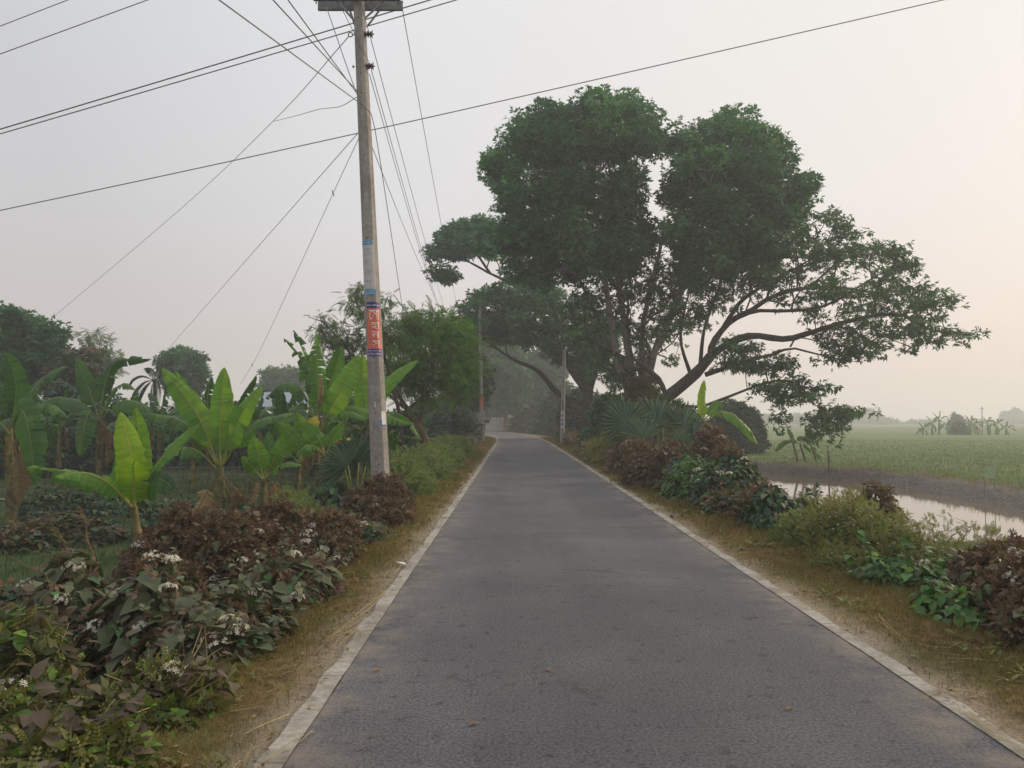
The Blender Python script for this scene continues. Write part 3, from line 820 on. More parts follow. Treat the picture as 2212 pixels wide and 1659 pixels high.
clB = np.concatenate([poly_clusters(zz(Bup), YB, 350, 11, g0, .1), poly_clusters(zz(Blow), YB - 1, 60, 5, g0, .2), poly_clusters(zz(Bhang), YB - 2.5, 34, 3, g0, .2),
                      poly_clusters(zz(Btip), YB - 3, 26, 2, g0, .2), poly_clusters(zz(Bin), YB + 1, 75, 6, g0, .3), poly_clusters([(1190, 610), (1440, 600), (1450, 700), (1400, 800), (1330, 830), (1260, 760)], YB + 3, 70, 6, g0, .2),
    poly_clusters([(1300, 545), (1520, 545), (1520, 640), (1300, 640)], YA + 1, 60, 6, g0, .1),
    poly_clusters([(1230, 600), (1480, 590), (1520, 680), (1490, 780), (1400, 850), (1290, 840), (1230, 740)], YB + 5, 110, 5, g0, .1)])
for _l in ([(1850,900),(1950,950),(2050,965),(2118,970)], [(1800,820),(1950,810),(2040,850)], [(1750,750),(1850,700),(1890,715)], [(1520,1040),(1610,1060),(1680,1070)], [(1560,1000),(1650,1020),(1720,1040)], [(1600,1260),(1640,1280),(1720,1252)], [(1572,1300),(1560,1352)], [(1440,1130),(1480,1170),(1520,1230)], [(1900,940),(1985,985)], [(1400,1230),(1420,1275),(1405,1300)]):
    clB = np.vstack([clB, spline(Z4(_l, YB - 2.3), 7) + g0.normal(0, .22, (7, 3))])
footB = ground_under(P(1388, 935, YB))
tr = [footB, P(1405, 900, YB)] + Z4([(930,1240),(1000,1180),(1080,1110),(1130,1050)], YB)
end = Z4([(1130,1050)], YB)[0]
limbsB = [(tr, 0.370, 0.266),
    ([end] + Z4([(1190,1000),(1280,970),(1400,985),(1500,960),(1600,930),(1740,900),(1850,900),(1950,950),(2050,965),(2120,970)], YB, [-.3,-.7,-1,-1.3,-1.6,-2,-2,-2,-2,-2]), 0.200, 0.022),
    ([end] + Z4([(1140,1000),(1200,920),(1290,870),(1350,830),(1440,800),(1600,790),(1800,820),(1950,810)], YB, [.2,.4,.7,1,1.4,1.8,2,2]), 0.178, 0.022),
    (Z4([(1200,920),(1300,880),(1400,880),(1520,870),(1600,840),(1750,750),(1850,700)], YB, [.4,-.4,-1.5,-2.5,-3,-3.2,-3.5]), 0.111, 0.018),
    (Z4([(1165,965),(1240,850),(1340,780),(1450,720),(1600,680),(1750,640),(1830,650)], YB, [.3,1,2,2.8,3.4,4,4]), 0.118, 0.018),
    (Z4([(1340,780),(1420,640),(1500,560),(1580,510)], YB, [2,2.4,2,1.5]), 0.074, 0.018),
    (Z4([(1110,1120),(1200,1090),(1300,1060),(1380,1040),(1430,1020),(1520,1040),(1610,1060),(1680,1070)], YB, [-.2,-.6,-1,-1.3,-1.6,-2,-2.2,-2.4]), 0.126, 0.015),
    (Z4([(1430,1015),(1450,980),(1560,1000),(1650,1020),(1720,1040)], YB, [-1.6,-1.5,-1.2,-1,-.8]), 0.044, 0.011),
    (Z4([(960,1225),(1080,1240),(1180,1210),(1280,1170),(1340,1150),(1420,1140),(1480,1170),(1520,1230),(1600,1260),(1640,1280),(1720,1250)], YB, [-.2,-.8,-1.4,-2,-2.2,-2.6,-2.8,-3,-3,-3,-3]), 0.096, 0.011),
    (Z4([(1560,1250),(1572,1300),(1560,1350)], YB, [-3,-3,-3]), 0.015, 0.006),
    (Z4([(1090,1100),(1105,960),(1140,850),(1180,740),(1200,660)], YB, [.3,.6,1,1.3,1.6]), 0.118, 0.030),
    (Z4([(1060,1130),(1020,1000),(1030,880),(1060,780)], YB, [.3,.7,1,1.3]), 0.104, 0.030)]
tree('rain_tree', 'leaning rain tree with a long dark limb spreading over the pond and field', footB, limbsB, clB, M['rain'], M['bark'],
     seed=22, T=T_SPRAY7, per=8, rad=.72, size=.27, flat=.5, droop=.5, rt=.013, step=.6, curve=.3, sag=.05, shell=.5)

# the umbrella-crowned rain tree behind it
YC = 60
C1 = [(915,545),(935,512),(975,482),(1040,463),(1085,470),(1100,540),(1060,575),(1000,560),(950,572),(925,565)]
C1b = [(930,580),(965,575),(985,600),(955,608)]
C2 = [(985,665),(1020,622),(1100,602),(1190,600),(1240,620),(1300,660),(1340,720),(1320,790),(1240,800),(1180,765),(1120,745),(1060,745),(1000,715)]
C3 = [(1230,700),(1340,690),(1400,760),(1360,830),(1250,830)]
clC = np.concatenate([poly_clusters(C1, YC, 85, 8, g0, .4), poly_clusters(C1b, YC - 1, 10, 2, g0, .1), poly_clusters(C2, YC, 230, 11, g0, .4), poly_clusters(C3, YC, 40, 7, g0, .4)])
footC = ground_under(P(1272, 936, YC))
bC = P(1272, 850, YC)
limbsC = [([footC, P(1268, 890, YC), bC, P(1262, 800, YC), P(1250, 720, YC), P(1225, 650, YC)], .62, .08),
    ([bC] + L3([(1255,805),(1228,770),(1180,720),(1110,680),(1040,655)], YC, [-.5,-1,-2,-3,-3]), .30, .05),
    ([bC] + L3([(1290,790),(1318,730),(1335,660)], YC, [.5,1,1]), .28, .06),
    ([bC] + L3([(1242,815),(1205,745),(1160,660),(1110,618),(1060,592),(1000,562),(955,572)], YC, [1,1.6,2,2,2,1,0]), .28, .04),
    (L3([(1060,592),(1030,550),(990,520),(950,520)], YC, [2,1,0,0]), .12, .03),
    ([bC + A(-.4, 0, -.8)] + L3([(1205,850),(1160,800),(1100,772),(1060,742),(1035,715)], YC, [-1,-2,-3,-4,-4.5]), .26, .05),
    ([bC] + L3([(1275,770),(1290,700),(1275,640)], YC, [1.5,2,3]), .24, .06)]
tree('rain_tree', 'umbrella-crowned rain tree with dark forked trunk arching over the far road', footC, limbsC, clC, M['rainback'], M['bark'],
     seed=23, T=T_SPRAY, per=24, rad=.85, size=.40, flat=.5, droop=.3, rt=.016, curve=.3, sag=.06)

# bright feathery tree by the pole, and the taller thin one behind the pole
YD = 33
D1 = [(838,735),(865,692),(905,668),(950,668),(990,688),(1012,725),(1028,780),(1022,835),(985,865),(940,868),(895,862),(850,835),(832,785)]
footD = ground_under(P(932, 985, YD))
clD = poly_clusters(D1, YD, 170, 5, g0, .1)
tree('acacia_tree', 'bright green feathery tree with a forked tan trunk beside the bend', footD,
     [([footD, P(925, 960, YD), P(905, 925, YD), P(880, 885, YD), P(855, 848, YD), P(838, 800, YD)], .19, .05), (L3([(905,925),(912,880),(918,820),(930,760)], YD, [0,.3,.4,.5]), .12, .03),
      (L3([(880,885),(850,862),(835,845)], YD), .09, .07), (L3([(880,885),(920,850),(960,800),(985,740)], YD, [0,-.5,-.8,-1]), .08, .02)],
     clD, M['bright'], M['tanbark'], seed=24, T=T_PIN, per=20, rad=.72, size=.40, flat=.7, droop=.3, rt=.009, step=.4)
YE = 29
E1 = [(745,665),(762,615),(785,600),(805,622),(845,628),(838,690),(868,720),(850,760),(790,760),(755,730)]
E2 = [(660,682),(700,676),(735,700),(760,745),(770,800),(725,790),(705,745),(670,700)]
E3 = [(840,700),(890,665),(930,668),(960,690),(930,710),(880,720)]
clE = np.concatenate([poly_clusters(E1, YE, 58, 3.5, g0, .1), poly_clusters(E2, YE, 40, 3, g0, .1), poly_clusters(E3, YE + 1, 20, 2, g0, .1)])
footE = ground_under(P(868, 1000, YE))
tree('acacia_tree', 'thin sparse feathery tree rising behind the near utility pole', footE,
     [([footE, P(866, 930, YE), P(852, 850, YE), P(828, 760, YE), P(805, 680, YE), P(788, 615, YE)], .11, .02), (L3([(852,850),(790,800),(740,740),(690,690),(665,684)], YE, [0,-.3,-.5,-.6,-.6]), .05, .012),
      (L3([(828,760),(850,720),(900,680),(940,672)], YE, [0,.5,1,1]), .04, .012)],
     clE, M['feather'], M['bark'], seed=25, T=T_PIN, per=13, rad=.46, size=.34, flat=.6, droop=.4, rt=.008, step=.4)

# trees round the far pole and the bend
def simple_tree(name, label, px, pybase, Y, poly, n, thick, leaf, bark, seed, r0=.15, T=T_SPRAY, per=24, rad=.8, size=.4, group=None, cat='tree', flat=.75, droop=.3, edge=.3, forks=3, lean=0):
    g = np.random.default_rng(seed); foot = ground_under(P(px, pybase, Y)); pl = np.asarray(poly, float)
    cx_, cy_ = pl.mean(0); top = pl[:, 1].min()
    c = poly_clusters(poly, Y, n, thick, g, edge)
    mid = P(px * .5 + cx_ * .5 + lean, (pybase + cy_) / 2, Y)
    limbs = [([foot, mid, P(cx_, cy_, Y), P(cx_, (cy_ + top) / 2, Y)], r0, r0 * .25)]
    for k in range(forks):
        e = c[g.integers(len(c))]
        limbs.append(([mid, mid * .5 + e * .5 + A(0, 0, .3), e], r0 * .5, r0 * .12))
    return tree(name, label, foot, limbs, c, leaf, bark, group, cat, seed, T, per, rad, size, flat, droop, step=max(.5, Y / 80), rt=.012)
simple_tree('roadside_tree', 'slim dark tree with a bare thin trunk left of the far pole', 998, 948, 58, [(955,760),(985,700),(1020,690),(1035,760),(1035,850),(1000,880),(965,850)], 75, 5, M['midleaf'], M['tanbark'], 31, .13)
simple_tree('roadside_tree', 'slender tree whose thin trunk stands right against the far pole', 1023, 948, 62, [(1000,800),(1022,770),(1050,790),(1055,850),(1040,880),(1005,870)], 45, 4, M['darkleaf'], M['tanbark'], 32, .12)
simple_tree('hazy_tree', 'hazy grey-green tree standing over the white wall at the bend', 1092, 926, 108, [(1050,760),(1075,735),(1110,745),(1135,790),(1140,850),(1120,890),(1078,888),(1050,840)], 130, 9, M['midleaf'], M['tanbark'], 33, .4, rad=1.3, size=.7)
simple_tree('hazy_tree', 'broad hazy tree directly behind the small white shed', 1150, 926, 118, [(1110,790),(1140,760),(1180,755),(1215,780),(1225,850),(1210,905),(1140,905),(1115,860)], 140, 9, M['midleaf'], M['bark'], 34, .4, rad=1.4, size=.75)
simple_tree('hazy_tree', 'tall hazy tree closing the view above the road bend', 1045, 930, 125, [(1010,760),(1035,700),(1080,690),(1120,720),(1130,800),(1090,860),(1030,870)], 120, 9, M['midleaf'], M['bark'], 35, .4, rad=1.5, size=.8)

# left of the road
simple_tree('mango_tree', 'dark mango tree with clumped leaves at the picture edge behind the bananas', 95, 1035, 44, [(-70,690),(0,655),(45,668),(100,690),(138,722),(152,775),(140,840),(90,850),(40,830),(-10,860),(-70,850)], 125, 6, M['midleaf'], M['bark'], 41, .22, T_SPRAY, 40, .72, .34, edge=.3)
simple_tree('mango_tree', 'smaller tree with brownish new leaves left of the arching banana leaf', 185, 1020, 42, [(110,800),(150,770),(205,755),(222,800),(205,850),(150,870),(100,850)], 70, 4, M['mixleaf'], M['bark'], 42, .12, T_SPRAY, 20, .6, .36, edge=.2)
simple_tree('acacia_tree', 'pale lacy little tree showing thinly against the sky behind brown leaves', 212, 1010, 52, [(165,805),(178,722),(215,705),(242,748),(264,772),(240,815),(200,840)], 46, 4, M['feather'], M['tanbark'], 43, .09, T_PIN, 14, .6, .5, edge=.1)
simple_tree('round_tree', 'round hazy tree beyond the slender areca palm', 405, 990, 68, [(345,800),(352,772),(372,757),(402,752),(430,765),(446,800),(440,838),(405,852),(362,842)], 85, 4.5, M['midleaf'], M['bark'], 44, .2, T_SPRAY, 26, .8, .5)
simple_tree('round_tree', 'very faint hazy tree far beyond the middle bananas', 600, 965, 112, [(548,830),(570,805),(600,797),(640,800),(660,825),(650,850),(560,850)], 60, 6, M['midleaf'], M['bark'], 45, .3, T_SPRAY, 24, 1.1, .7)
# dark shrubs that close the grove
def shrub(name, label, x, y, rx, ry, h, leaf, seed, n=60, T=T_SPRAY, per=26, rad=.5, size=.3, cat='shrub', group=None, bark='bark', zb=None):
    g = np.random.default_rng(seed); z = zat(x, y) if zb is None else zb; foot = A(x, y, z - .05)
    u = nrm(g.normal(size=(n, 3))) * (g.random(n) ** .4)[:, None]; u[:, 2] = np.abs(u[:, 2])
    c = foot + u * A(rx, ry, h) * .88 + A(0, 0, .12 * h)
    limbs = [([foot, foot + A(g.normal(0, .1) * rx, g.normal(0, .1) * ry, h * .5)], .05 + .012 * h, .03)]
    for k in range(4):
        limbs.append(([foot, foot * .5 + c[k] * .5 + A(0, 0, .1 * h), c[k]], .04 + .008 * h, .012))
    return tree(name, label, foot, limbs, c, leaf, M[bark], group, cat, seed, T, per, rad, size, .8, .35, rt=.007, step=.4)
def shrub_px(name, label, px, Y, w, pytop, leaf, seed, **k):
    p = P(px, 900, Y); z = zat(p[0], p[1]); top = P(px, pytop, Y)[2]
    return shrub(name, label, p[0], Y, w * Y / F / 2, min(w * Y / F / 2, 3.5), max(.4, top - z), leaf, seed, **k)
HG = 'dark shrubs closing the banana grove'
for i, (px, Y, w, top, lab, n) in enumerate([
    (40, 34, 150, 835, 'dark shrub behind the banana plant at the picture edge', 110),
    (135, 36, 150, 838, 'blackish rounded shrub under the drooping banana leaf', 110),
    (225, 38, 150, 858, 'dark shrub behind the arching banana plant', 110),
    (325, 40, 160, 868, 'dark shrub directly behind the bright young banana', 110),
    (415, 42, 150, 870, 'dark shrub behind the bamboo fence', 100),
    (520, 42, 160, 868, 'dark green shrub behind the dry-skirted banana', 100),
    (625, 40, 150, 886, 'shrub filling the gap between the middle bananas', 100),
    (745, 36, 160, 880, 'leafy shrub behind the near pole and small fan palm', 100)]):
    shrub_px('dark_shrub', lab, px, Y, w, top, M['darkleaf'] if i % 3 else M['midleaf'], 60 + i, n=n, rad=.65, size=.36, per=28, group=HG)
shrub_px('dark_shrub', 'dark undergrowth shrub below the bright feathery tree', 880, 40, 130, 885, M['darkleaf'], 71, n=80, rad=.6, size=.34)
shrub_px('dark_shrub', 'blackish shrub at the foot of the two slim trees', 975, 50, 110, 880, M['darkleaf'], 72, n=80, rad=.7, size=.4)
shrub_px('dark_shrub', 'dark shrub wall behind the far pole at the inside of the bend', 982, 76, 90, 850, M['darkleaf'], 81, n=110, rad=.9, size=.5)
shrub_px('dark_shrub', 'dark green shrub under the slim trees left of the far pole', 930, 64, 120, 860, M['midleaf'], 82, n=110, rad=.8, size=.45)
shrub_px('dark_shrub', 'hazy dark shrub between the white wall and the far pole', 1035, 138, 90, 862, M['darkleaf'], 83, n=110, rad=1.3, size=.7)
shrub_px('bend_shrub', 'hazy green shrub mass under the trees straight behind the white wall', 1085, 132, 130, 862, M['midleaf'], 84, n=120, rad=1.2, size=.65, cat='shrub')
shrub_px('bend_shrub', 'dark hazy shrub closing the gap right of the small white shed', 1150, 112, 90, 862, M['darkleaf'], 85, n=110, rad=1.0, size=.55, cat='shrub')
# right of the road, in front of the big trees
shrub_px('dark_shrub', 'tall dark shrub beside the right-hand concrete pole', 1218, 90, 130, 830, M['darkleaf'], 73, n=120, rad=1.0, size=.55)
shrub_px('dark_shrub', 'big dark shrub behind the right-hand pole under the rain tree', 1262, 66, 130, 840, M['darkleaf'], 74, n=120, rad=.9, size=.45)
shrub_px('ivy_clump', 'olive-brown ivy clump wrapping the pale stems of the tallest tree', 1385, 40.5, 130, 800, M['olive'], 75, n=130, rad=.55, size=.3)
shrub_px('dark_shrub', 'green shrub between the forked trunk and the ivy clump', 1310, 46, 90, 850, M['midleaf'], 76, n=80, rad=.6, size=.34)
shrub_px('dark_shrub', 'shrub at the foot of the leaning rain tree behind the palm', 1470, 44, 110, 880, M['midleaf'], 77, n=80, rad=.6, size=.34)
shrub_px('mango_tree', 'dome-shaped grey-green mango tree standing at the edge of the rice field', 1590, 58, 128, 868, M['darkleaf'], 78, n=330, rad=.55, size=.34, per=34, cat='tree')

# ------------------------------------------------------------------ bananas
def banana_leaf(mb, ctrl, width, face, g, tear=.3, fold=.25, pet=.16, tone=.5, dead=False, mats=(0, 1), sagw=.15, rr=.024):
    N = 40
    c = spline(ctrl, N); L = np.linalg.norm(np.diff(c, axis=0), axis=1).sum()
    t = nrm(np.gradient(c, axis=0)); tt = np.linspace(0, 1, N)
    fv = nrm(np.asarray(face, float)); side = nrm(np.cross(t, fv)); nor = nrm(np.cross(side, t))
    tube(mb, c[:39], np.interp(tt[:39], [0, pet, .95], [rr * 1.5, rr, rr * .2]), 6, mats[1], np.clip(tone + .1, 0, 1) if not dead else .4)
    k0 = int(pet * N)
    u = np.clip((tt - pet) / (1 - pet), 0, 1)
    w = width * .5 * np.minimum(1, (u / .16 + .05) ** .55) * np.clip(1 - u ** 3.4, 0, 1) ** .75
    w[u <= 0] = 0
    for sd in (-1, 1):
        jag = 1 + .05 * np.convolve(g.normal(size=N), [.25, .5, .25], 'same') * 1.6
        k = k0
        while k < N - 1:
            n = 1 + int(g.geometric(min(.95, .07 + .42 * tear)))
            e = min(N - 1, k + n)
            if g.random() < tear * .06: k = e; continue
            ang = fold + g.normal(0, .13 + .5 * tear) - sagw * tear
            idx = np.arange(k, e + 1); m = len(idx); rows = []
            cen = c[idx].mean(0)
            for lat in (0, .35, .7, 1.0):
                a = ang - (.25 + .9 * tear) * lat
                off = side[idx] * (sd * np.cos(a)) + nor[idx] * np.sin(a)
                p = c[idx] + off * (w[idx] * lat * (1 + (jag[idx] - 1) * lat))[:, None] + t[idx] * (.10 * w[idx] * lat)[:, None]
                p[:, 2] -= sagw * w[idx] * lat ** 2
                if tear > .05 and m > 1:
                    pull = np.zeros(m); pull[0] = 1; pull[-1] = -1
                    p = p + t[idx] * (pull * L / N * .45 * lat * min(1, tear * 2.2))[:, None]
                wavy = .012 * lat * np.sin(idx * 1.9 + sd)
                rows.append(p + nor[idx] * wavy[:, None])
            v = np.stack(rows, 1).reshape(-1, 3)
            i = (np.arange(m - 1)[:, None] * 4 + np.arange(3)[None]).reshape(-1)
            f = np.stack([i, i + 1, i + 5, i + 4], -1)
            mb.add(v, f, mats[0], np.clip(tone + g.normal(0, .05) + np.repeat(g.normal(0, .05, m - 1), 3) + (0.03 if sd > 0 else -.03), 0, 1))
            k = e
LEAFM = [M['banana'], M['rib'], M['dry'], M['yellow']]
CAMV = A(0, -1, .15)
def banana(label, stem_pts, r0, leaves, seed, skirts=0, group='banana plants in the grove beside the road', lmats=LEAFM, green=False, label_leaf=None):
    """stem_pts 3-D points; leaves = dicts with 3-D control points"""
    g = np.random.default_rng(seed)
    root = thing('banana_plant', stem_pts[0], label, 'banana plant', group)
    sb = MB(); n = 14; sp = spline(stem_pts, n)
    tube(sb, sp, np.interp(np.linspace(0, 1, n), [0, .15, 1], [r0 * 1.2, r0, r0 * .55]) * (1 + .05 * g.normal(size=n)), 10)
    for k in range(3):          # old sheaths lapped round the stem
        a = g.uniform(0, 6.28); i = g.integers(2, 9)
        o = A(math.cos(a), math.sin(a), 0) * r0 * .55
        tube(sb, sp[i - 1:i + 5] + o * np.linspace(1, .7, len(sp[i - 1:i + 5]))[:, None], r0 * .5, 6)
    sb.build('stem', M['stem'], root)
    for lf in leaves:
        mb = MB()
        kind = lf.get('kind', 'g')
        mm = {'g': (0, 1), 'd': (2, 2), 'y': (3, 1)}[kind]
        banana_leaf(mb, lf['c'], lf['w'], lf.get('face', CAMV), g, lf.get('tear', .2), lf.get('fold', .25), lf.get('pet', .15), lf.get('tone', .5), kind == 'd', mm, lf.get('sag', .15), lf.get('rr', .02))
        o = mb.build('leaf', lmats, root)
        if kind == 'd': o['label'] = 'dry brown hanging leaf'
        if kind == 'y': o['label'] = 'yellowed leaf'
    for k in range(skirts):
        a = g.uniform(0, 6.28); d = A(math.cos(a), math.sin(a), 0); L = g.uniform(.7, 1.3)
        b = sp[-2]; mb = MB()
        banana_leaf(mb, [b, b + d * .25 * L + A(0, 0, .05), b + d * .42 * L - A(0, 0, .35 * L), b + d * (.45 + .3 * g.random()) * L - A(0, 0, .95 * L)], .24, d, g, .7, .1, .2, g.uniform(.2, .8), True, (2, 2), .3, .012)
        o = mb.build('leaf', lmats, root); o['label'] = 'dry brown hanging leaf'
    return root
def lf(pts, Y, wpx, dz=(0, 0, 0), **k):
    d = dict(c=[P(x, y, Y + z) for (x, y), z in zip(pts, dz)], w=wpx * Y / F); d.update(k); return d
def stem(pts, Y, sink=.1):
    p = [P(x, y, Y) for x, y in pts]
    z = zat(p[0][0], p[0][1]); d = nrm(p[0] - p[1])
    q = A(p[0][0], p[0][1], min(z, p[0][2]) - sink)
    return ([q] if p[0][2] - q[2] > .05 else []) + p
UP = A(0, -.35, 1)
# the bright young plant nearest the road
Y1 = 12.5
banana('young bright yellow-green banana plant with broad upright leaves nearest the flowering bushes', stem([(301, 1212), (295, 1150), (288, 1085)], Y1), .10, [
    lf([(288,1090),(284,1000),(275,950),(261,890)], Y1, 62, (-.1,-.15,-.15,-.1), tear=0, tone=.95, fold=.15, face=A(.5,-1,.1), pet=.12),
    lf([(290,1090),(300,1010),(300,950),(293,880)], Y1, 52, (.1,.15,.2,.25), tear=.08, tone=.72, fold=.2, pet=.15),
    lf([(291,1095),(290,1040),(288,1005),(298,982)], Y1, 70, (-.25,-.35,-.45,-.5), tear=.04, tone=.82, fold=.1, pet=.1),
    lf([(296,1085),(335,1010),(380,960),(432,916)], Y1, 44, (0,0,.1,.1), tear=.03, tone=.5, fold=.35, face=A(-.5,-1,.6), pet=.13),
    lf([(284,1095),(225,1045),(150,1020),(55,1008)], Y1, 48, (0,-.1,-.2,-.3), tear=.25, tone=.62, face=A(0,-.75,1), fold=.1, pet=.2, sag=.35),
    lf([(284,1095),(235,1045),(180,1022),(116,1030)], Y1, 44, (-.2,-.4,-.6,-.8), tear=.12, tone=.66, face=A(0,-.8,1), pet=.2, sag=.3),
    lf([(297,1090),(318,1050),(345,1035),(376,1055)], Y1, 62, (-.1,-.3,-.5,-.6), tear=.05, tone=.08, face=A(0,-1,.5), pet=.2, sag=.3),
    lf([(280,1090),(255,1040),(262,985),(250,950)], Y1, 36, (.2,.3,.35,.3), tear=.2, tone=.5, pet=.2)], 1)
# the tall one behind it
Y2 = 19.5
banana('tall banana plant with paddle leaves fanned upright and a skirt of dry leaves', stem([(474, 1112), (474, 1060), (476, 1008)], Y2), .16, [
    lf([(476,1010),(475,930),(478,870),(484,793)], Y2, 58, (-.1,-.15,-.1,0), tear=.04, tone=.74, fold=.12, pet=.17),
    lf([(470,1005),(445,935),(410,870),(350,795)], Y2, 54, (-.1,-.2,-.2,-.2), tear=.04, tone=.72, fold=.2, face=A(.3,-1,.3), pet=.17),
    lf([(480,1005),(505,930),(530,880),(566,832)], Y2, 52, (-.1,-.2,-.3,-.3), tear=.05, tone=.66, face=A(-.3,-1,.4), pet=.17),
    lf([(468,1005),(440,930),(400,850),(378,800)], Y2, 44, (.2,.3,.4,.4), tear=.2, tone=.6, pet=.18),
    lf([(483,1000),(530,935),(570,905),(640,892)], Y2, 48, (0,.1,.2,.2), tear=.2, tone=.42, face=UP, sag=.35, pet=.2),
    lf([(465,1000),(430,940),(380,905),(300,890)], Y2, 50, (.1,.2,.3,.3), tear=.3, tone=.36, face=UP, sag=.35, pet=.2),
    lf([(480,1005),(500,920),(520,860),(556,806)], Y2, 44, (.4,.6,.7,.8), tear=.6, tone=.2, pet=.15),
    lf([(472,1005),(455,920),(448,860),(458,812)], Y2, 40, (.4,.6,.7,.7), tear=.6, tone=.25, pet=.15),
    lf([(466,1010),(420,970),(370,975),(330,1010)], Y2, 44, (-.1,-.3,-.4,-.5), tear=.2, tone=.5, face=UP, sag=.3, pet=.2),
    lf([(482,1030),(510,1060),(535,1090),(556,1118)], Y2, 52, (-.2,-.3,-.4,-.5), kind='d', tear=.7, tone=.5, pet=.3),
    lf([(470,1035),(450,1060),(435,1085),(418,1118)], Y2, 40, (-.2,-.3,-.4,-.5), kind='d', tear=.6, tone=.8, pet=.3),
    lf([(480,1040),(500,1075),(512,1100),(520,1125)], Y2, 46, (.1,-.1,-.1,-.2), kind='d', tear=.6, tone=.2, pet=.3)], 2)
Y3 = 19.0
banana('small banana plant with a bunch of dry leaves hanging round its stem', stem([(574, 1110), (572, 1070), (570, 1035)], Y3), .11, [
    lf([(569,1035),(562,1000),(556,975),(545,942)], Y3, 44, (-.1,-.1,-.1,-.1), tear=.05, tone=.66, pet=.2),
    lf([(572,1035),(588,1000),(600,975),(611,940)], Y3, 36, (0,.1,.1,.1), tear=.1, tone=.55, pet=.2),
    lf([(568,1035),(548,1012),(536,1000),(522,985)], Y3, 26, (-.2,-.2,-.3,-.3), tear=.1, tone=.6, pet=.2),
    lf([(574,1035),(595,1012),(620,1000),(652,1005)], Y3, 34, (0,-.1,-.2,-.2), tear=.15, tone=.45, face=UP, pet=.2),
    lf([(570,1030),(580,990),(582,965),(580,930)], Y3, 34, (.3,.4,.4,.5), tear=.1, tone=.4, pet=.2)], 3, 4)
Y4 = 22.0
banana('tall tattered banana plant left of the near utility pole', stem([(690, 1062), (691, 990), (689, 925)], Y4), .15, [
    lf([(691,930),(687,860),(684,790),(683,718)], Y4, 42, (-.1,-.1,0,.1), tear=.35, tone=.55, fold=.3, pet=.2),
    lf([(688,928),(676,850),(662,780),(634,712)], Y4, 46, (.1,.2,.3,.4), tear=.8, tone=.35, pet=.25),
    lf([(687,925),(668,840),(648,770),(612,730)], Y4, 40, (.3,.4,.5,.5), tear=.8, tone=.4, pet=.3),
    lf([(692,928),(720,870),(745,825),(776,766)], Y4, 54, (-.1,-.2,-.2,-.1), tear=.06, tone=.7, fold=.2, pet=.2),
    lf([(692,925),(705,850),(722,800),(740,745)], Y4, 46, (.2,.3,.4,.4), tear=.2, tone=.5, pet=.2),
    lf([(686,920),(650,840),(610,830),(572,862)], Y4, 46, (0,-.1,-.2,-.3), tear=.35, tone=.32, face=UP, sag=.3, pet=.2),
    lf([(693,925),(745,880),(800,885),(888,915)], Y4, 44, (.1,.2,.3,.4), tear=.4, tone=.55, face=UP, sag=.35, pet=.18),
    lf([(686,925),(640,895),(600,898),(552,922)], Y4, 50, (-.1,-.3,-.5,-.6), tear=.15, tone=.45, face=UP, sag=.3, pet=.18),
    lf([(694,930),(720,900),(755,890),(790,905)], Y4, 30, (-.3,-.5,-.6,-.7), tear=.3, tone=.45, face=UP, pet=.2),
    lf([(692,930),(690,870),(694,840),(692,812)], Y4, 14, (-.15,-.2,-.2,-.2), kind='d', tear=.3, tone=.9, pet=.4),
    lf([(686,935),(672,905),(675,915),(680,935)], Y4, 32, (-.4,-.5,-.6,-.6), kind='y', tear=.1, tone=.9, pet=.3)], 4, 3)
Y5 = 23.5
banana('bright banana plant half hidden behind the near utility pole', stem([(800, 1040), (798, 960), (795, 900)], Y5), .12, [
    lf([(795,905),(788,860),(784,820),(784,766)], Y5, 46, (-.1,-.1,0,0), tear=.02, tone=.8, fold=.1, pet=.12),
    lf([(797,905),(830,840),(865,805),(905,778)], Y5, 34, (-.1,-.2,-.2,-.2), tear=.06, tone=.6, face=A(-.3,-1,.5), pet=.15),
    lf([(793,905),(760,860),(735,850),(700,862)], Y5, 34, (.1,.2,.2,.2), tear=.3, tone=.35, face=UP, pet=.2),
    lf([(798,905),(840,890),(880,905),(910,950)], Y5, 36, (.1,.2,.2,.2), tear=.35, tone=.4, face=UP, pet=.2)], 5, 1)
Y6 = 20
banana('low young banana plant with a yellow leaf beside the small fan palm', stem([(705, 1052), (704, 1010), (702, 985)], Y6), .08, [
    lf([(702,985),(725,960),(745,948),(772,948)], Y6, 26, (-.1,-.2,-.3,-.3), kind='y', tear=.25, tone=.4, face=UP, pet=.25),
    lf([(702,985),(690,950),(668,925),(645,915)], Y6, 34, (-.1,-.2,-.2,-.2), tear=.1, tone=.5, pet=.2),
    lf([(703,985),(718,950),(730,930),(745,915)], Y6, 30, (-.2,-.2,-.2,-.2), tear=.1, tone=.5, pet=.2),
    lf([(702,985),(680,965),(660,965),(638,985)], Y6, 28, (-.2,-.3,-.4,-.4), tear=.1, tone=.55, face=UP, pet=.2)], 6)
Y7 = 21
banana('low green banana clump left of the tattered banana plant', stem([(640, 1075), (645, 1030), (648, 1000)], Y7), .09, [
    lf([(648,1000),(640,960),(625,935),(600,912)], Y7, 40, (-.1,-.2,-.2,-.2), tear=.05, tone=.6, pet=.2),
    lf([(649,1000),(655,950),(650,920),(640,890)], Y7, 36, (0,.1,.1,.1), tear=.1, tone=.66, pet=.2),
    lf([(646,1000),(615,975),(590,975),(560,995)], Y7, 34, (-.2,-.3,-.4,-.4), tear=.1, tone=.5, face=UP, pet=.2),
    lf([(650,1000),(668,965),(682,950),(700,948)], Y7, 30, (-.1,-.2,-.3,-.3), tear=.1, tone=.45, pet=.2)], 7)
